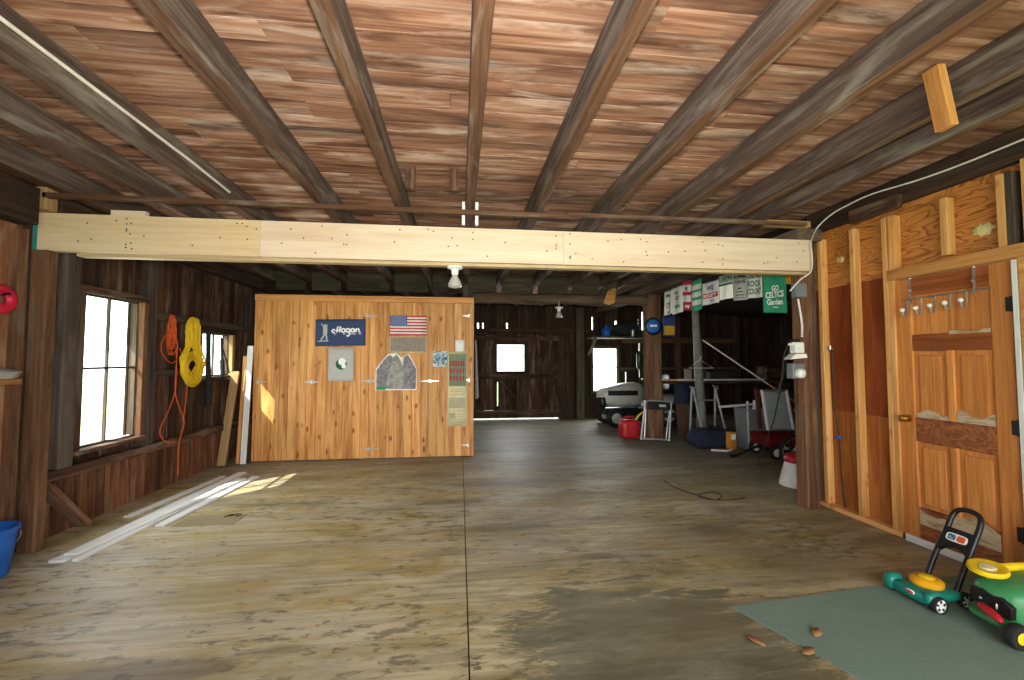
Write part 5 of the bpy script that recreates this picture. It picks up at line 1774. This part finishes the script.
# emblem
c = L((-.165, -.02, .075))
mb = MB().blob(L((-.167, -.02, .078)), (.006, .026, .011), 2.5, 18, 8)
em = obj('emblem', mb, 'white_ink', t)
obj('emblem_centre', MB().blob(L((-.171, -.02, .078)), (.005, .021, .0075), 2.5, 18, 8), 'flag_red', em)
# handle
hl_ = []
P0, P1 = V3((.1, 0, .09)), V3((.33, 0, .55))
ux = (P1 - P0).normalized()
mb = MB()
def hp(s, y_):
    q = P0 + (P1 - P0) * s
    return L((q.x, y_, q.z))
mb.tube(sm([hp(0, -.085), hp(.4, -.085), hp(.7, -.088), hp(.93, -.085), hp(1.03, -.06), hp(1.06, 0), hp(1.03, .06), hp(.93, .085), hp(.7, .088), hp(.4, .1), hp(0, .1)], 5), .0145, 10)
obj('handle', mb, 'black', t)
nrm = V3((-(P1 - P0).z, 0, (P1 - P0).x)).normalized()
poly = [(-.094, .42), (-.06, .5), (0, .53), (.06, .5), (.094, .42), (.09, .77), (-.09, .77)]
mb = MB().add([hp(s, y_) + nrm * .014 for y_, s in poly] + [hp(s, y_) - nrm * .014 for y_, s in poly],
              [(0, 1, 2, 3, 4, 5, 6), (13, 12, 11, 10, 9, 8, 7)] + [(i, (i + 1) % 7, 7 + (i + 1) % 7, 7 + i) for i in range(7)])
pn = obj('handle_panel', mb, 'black', t)
mb = MB()
def rnd_rect(cy, cs, w_, h_, m):
    pts = []
    for i in range(24):
        a_ = 2 * PI * i / 24
        ca, sa_ = math.cos(a_), math.sin(a_)
        y_ = cy + w_ / 2 * math.copysign(abs(ca) ** .5, ca)
        s = cs + h_ / 2 * math.copysign(abs(sa_) ** .5, sa_)
        pts.append((y_, s))
    return pts
obj('sticker', MB().add([hp(s, y_) + nrm * .0155 for y_, s in rnd_rect(0, .65, .13, .11, 0)], [tuple(range(24))]), 'white_ink', pn)
obj('sticker_patch', MB().add([hp(s, y_) + nrm * .017 for y_, s in rnd_rect(.03, .65, .05, .08, 0)], [tuple(range(24))]), 'sea', pn)
obj('sticker_patch', MB().add([hp(s, y_) + nrm * .017 for y_, s in rnd_rect(-.027, .65, .05, .08, 0)], [tuple(range(24))]), 'cord_o', pn)

# green ride-on toy partly out of frame: nose toward -x and slightly to the camera
gx_, gy_ = 2.95, 1.93
rz = math.radians(-6)
t = thing('ride_on_toy', 'green ride-on toy with yellow steering wheel at the right edge', 'ride-on toy', (gx_, gy_, .006), rotz=rz)
def G(name, mb, m, par=t, **kw):
    return obj(name, mb, m, par, local=True, **kw)
def bodyfn(p):
    f = (-p.x + .28) / .56
    return V3((p.x, p.y * (1 - .12 * f), p.z * (1 - .1 * f)))
bd = G('body', MB().blob((0, 0, .145), (.28, .15, .115), 3.6, 34, 18, fn=bodyfn), 'green_toy')
G('bumper', MB().blob((-.03, 0, .06), (.285, .16, .03), 3.2, 30, 10, fn=bodyfn), 'green_toy')
poly = [(-.1, .10), (-.105, .16), (-.06, .19), (-.02, .18), (.03, .19), (.085, .18), (.09, .13), (.05, .095), (0, .085)]
G('opening', MB().prism(poly, (-.284, 0, 0), (0, 1, 0), (0, 0, 1), (.03, 0, 0)), 'black', bevel=.006)
G('headlight_or_glint', MB().blob((-.283, .035, .14), (.005, .008, .006), 2, 12, 8), 'bulb', bd)  # pale bead standing for a glint reflected in the opening
G('headlight_or_glint', MB().blob((-.283, -.04, .135), (.005, .006, .016), 2, 12, 8), 'bulb', bd)  # second reflection glint, modelled as a bead
mb = MB().lathe([(.066, -.008), (.076, -.01), (.08, 0), (.076, .014), (.066, .016), (.04, .006), (0, .006)], (-.215, .055, .275), (-.12, -.08, 1), 30)
st = G('steering_wheel', mb, 'yellow')
G('horn_pad', MB().lathe([(.035, 0), (.03, .01), (0, .012)], (-.2155, .0545, .281), (-.12, -.08, 1), 20), 'paper_old', st)
G('column', MB().tube([(-.2, .05, .2), (-.215, .055, .27)], .02, 10), 'amber')
G('seat', MB().blob((.2, .05, .3), (.09, .1, .1), 3, 20, 12), 'teal_toy')
G('side_arm', MB().tube([(-.1, .1, .26), (.15, .1, .27)], .02, 8), 'yellow')
G('lever', MB().blob((-.33, -.05, .115), (.022, .07, .017), 2.6, 20, 10, fn=lambda p: V3((p.x + p.y * .25, p.y, p.z + p.y * .1))), 'red_plastic')
def gw(c, r, w_):
    wo = G('wheel', MB().lathe([(r * .5, -w_ / 2), (r * .9, -w_ / 2), (r, -w_ * .3), (r, w_ * .3), (r * .9, w_ / 2), (r * .5, w_ / 2), (r * .5, -w_ / 2)], c, (0, 1, 0), 26, cap=False), 'rubber')
    G('hub', MB().lathe([(0, -w_ * .55), (r * .3, -w_ * .55), (r * .52, -w_ * .4), (r * .52, w_ * .4), (r * .3, w_ * .55), (0, w_ * .55)], c, (0, 1, 0), 22), 'yellow', wo)
gw((-.31, -.15, .058), .058, .045)
gw((-.1, .115, .04), .04, .04)
gw((.2, -.16, .065), .065, .05)
gw((.2, .16, .065), .065, .05)

# floor cord on the right half
mb = MB().tube(sm([tuple(at(px, py, 2, .006)) for px, py in ((664, 480), (672, 486), (684, 491), (700, 496), (715, 500), (722, 496), (712, 492), (698, 495), (706, 499), (728, 500), (745, 498))]), .005, 6)
tag(obj('floor_cord', mb, 'cable_k'), 'thin dark cord lying loose across the middle of the floor', 'cord')

mb = MB()
for a_, b_, q0, q1 in ((XL, -.7, 0, ZC), (2.95, 3.5, 0, ZC), (-.7, 2.95, 2.25, ZC)):
    boards_panel(mb, 1, a_, b_, q0, q1, YF - .08, .025, .17)
    backing(mb, 1, a_, b_, q0, q1, YF - .11, .02, [])
struct('wall_entry', mb, ['plank_dark', 'gapblk'], 'board wall around the open entrance behind the viewer', 'wall')
# ================================================================== OUTSIDE
mb = MB().bx(-40, 40, -40, 40, -.5, -.4)
k = NT('sunlit_grass')
tc = k.n('ShaderNodeTexCoord').outputs['Object']
k.put(k.b.inputs['Base Color'], k.ramp(k.noise(tc, 3, 5), [(.3, lin('8ba069')), (.7, lin('b3bf8f'))]))
k.b.inputs['Roughness'].default_value = .9
M['grass'] = k.m
struct('ground', mb, 'grass', 'bright grass outside the windows', 'ground')
mb = MB().bx(-3.84, -3.22, .2, 4.25, 2.34, 2.4)  # unseen slab added to keep most sun out of the big window
struct('sun_blocker', mb, 'plank_dark', 'low eave added unseen outside the big left window to cut off sun', 'blocker')

# ================================================================== LIGHT
w = bpy.data.worlds.new('daylight')
bpy.context.scene.world = w
w.use_nodes = True
bg = w.node_tree.nodes['Background']
bg.inputs[0].default_value = (.93, .98, 1, 1)
bg.inputs[1].default_value = 7.0


def area(name, loc, rot, sx_, sy_, e, col):
    l = bpy.data.lights.new(name, 'AREA')
    l.shape = 'RECTANGLE'
    l.size, l.size_y = sx_, sy_
    l.energy = e
    l.color = col
    o = bpy.data.objects.new(name, l)
    o.location = loc
    o.rotation_euler = rot
    C.objects.link(o)
    return o


area('doorway_daylight', (1.1, -1.3, 1.15), (math.radians(90), 0, 0), 3.6, 2.1, 85, (1, .97, .93))
area('window_daylight', (-3.0, 4.27, 1.3), (0, math.radians(-90), 0), 1.2, .6, 26, (.95, .98, 1))
area('window_daylight', (3.42, YB - .15, 1.15), (math.radians(-90), 0, 0), .55, 1.0, 26, (.95, .98, 1))
area('window_daylight', (1.17, YB - .15, 1.42), (math.radians(-90), 0, 0), .6, .6, 22, (.95, .98, 1))
l = bpy.data.lights.new('sun', 'SUN')
l.energy = 14
l.angle = math.radians(.6)
l.color = (1, .95, .85)
o = bpy.data.objects.new('sun', l)
C.objects.link(o)
o.rotation_euler = V3((.5, .46, -.62)).to_track_quat('-Z', 'Y').to_euler()
# the camera's own flash
l = bpy.data.lights.new('camera_flash', 'SPOT')
l.energy = 480
l.spot_size = math.radians(128)
l.spot_blend = 1.0
l.shadow_soft_size = .05
l.color = (1, .96, .9)
o = bpy.data.objects.new('camera_flash', l)
C.objects.link(o)
o.location = (.02, 0, CH + .14)
o.rotation_euler = V3((.0, 1, .3)).to_track_quat('-Z', 'Y').to_euler()

vs_ = bpy.context.scene.view_settings
vs_.view_transform = 'Standard'
vs_.look = 'None'
vs_.exposure = 0
vs_.gamma = 1
vs_.use_curve_mapping = False
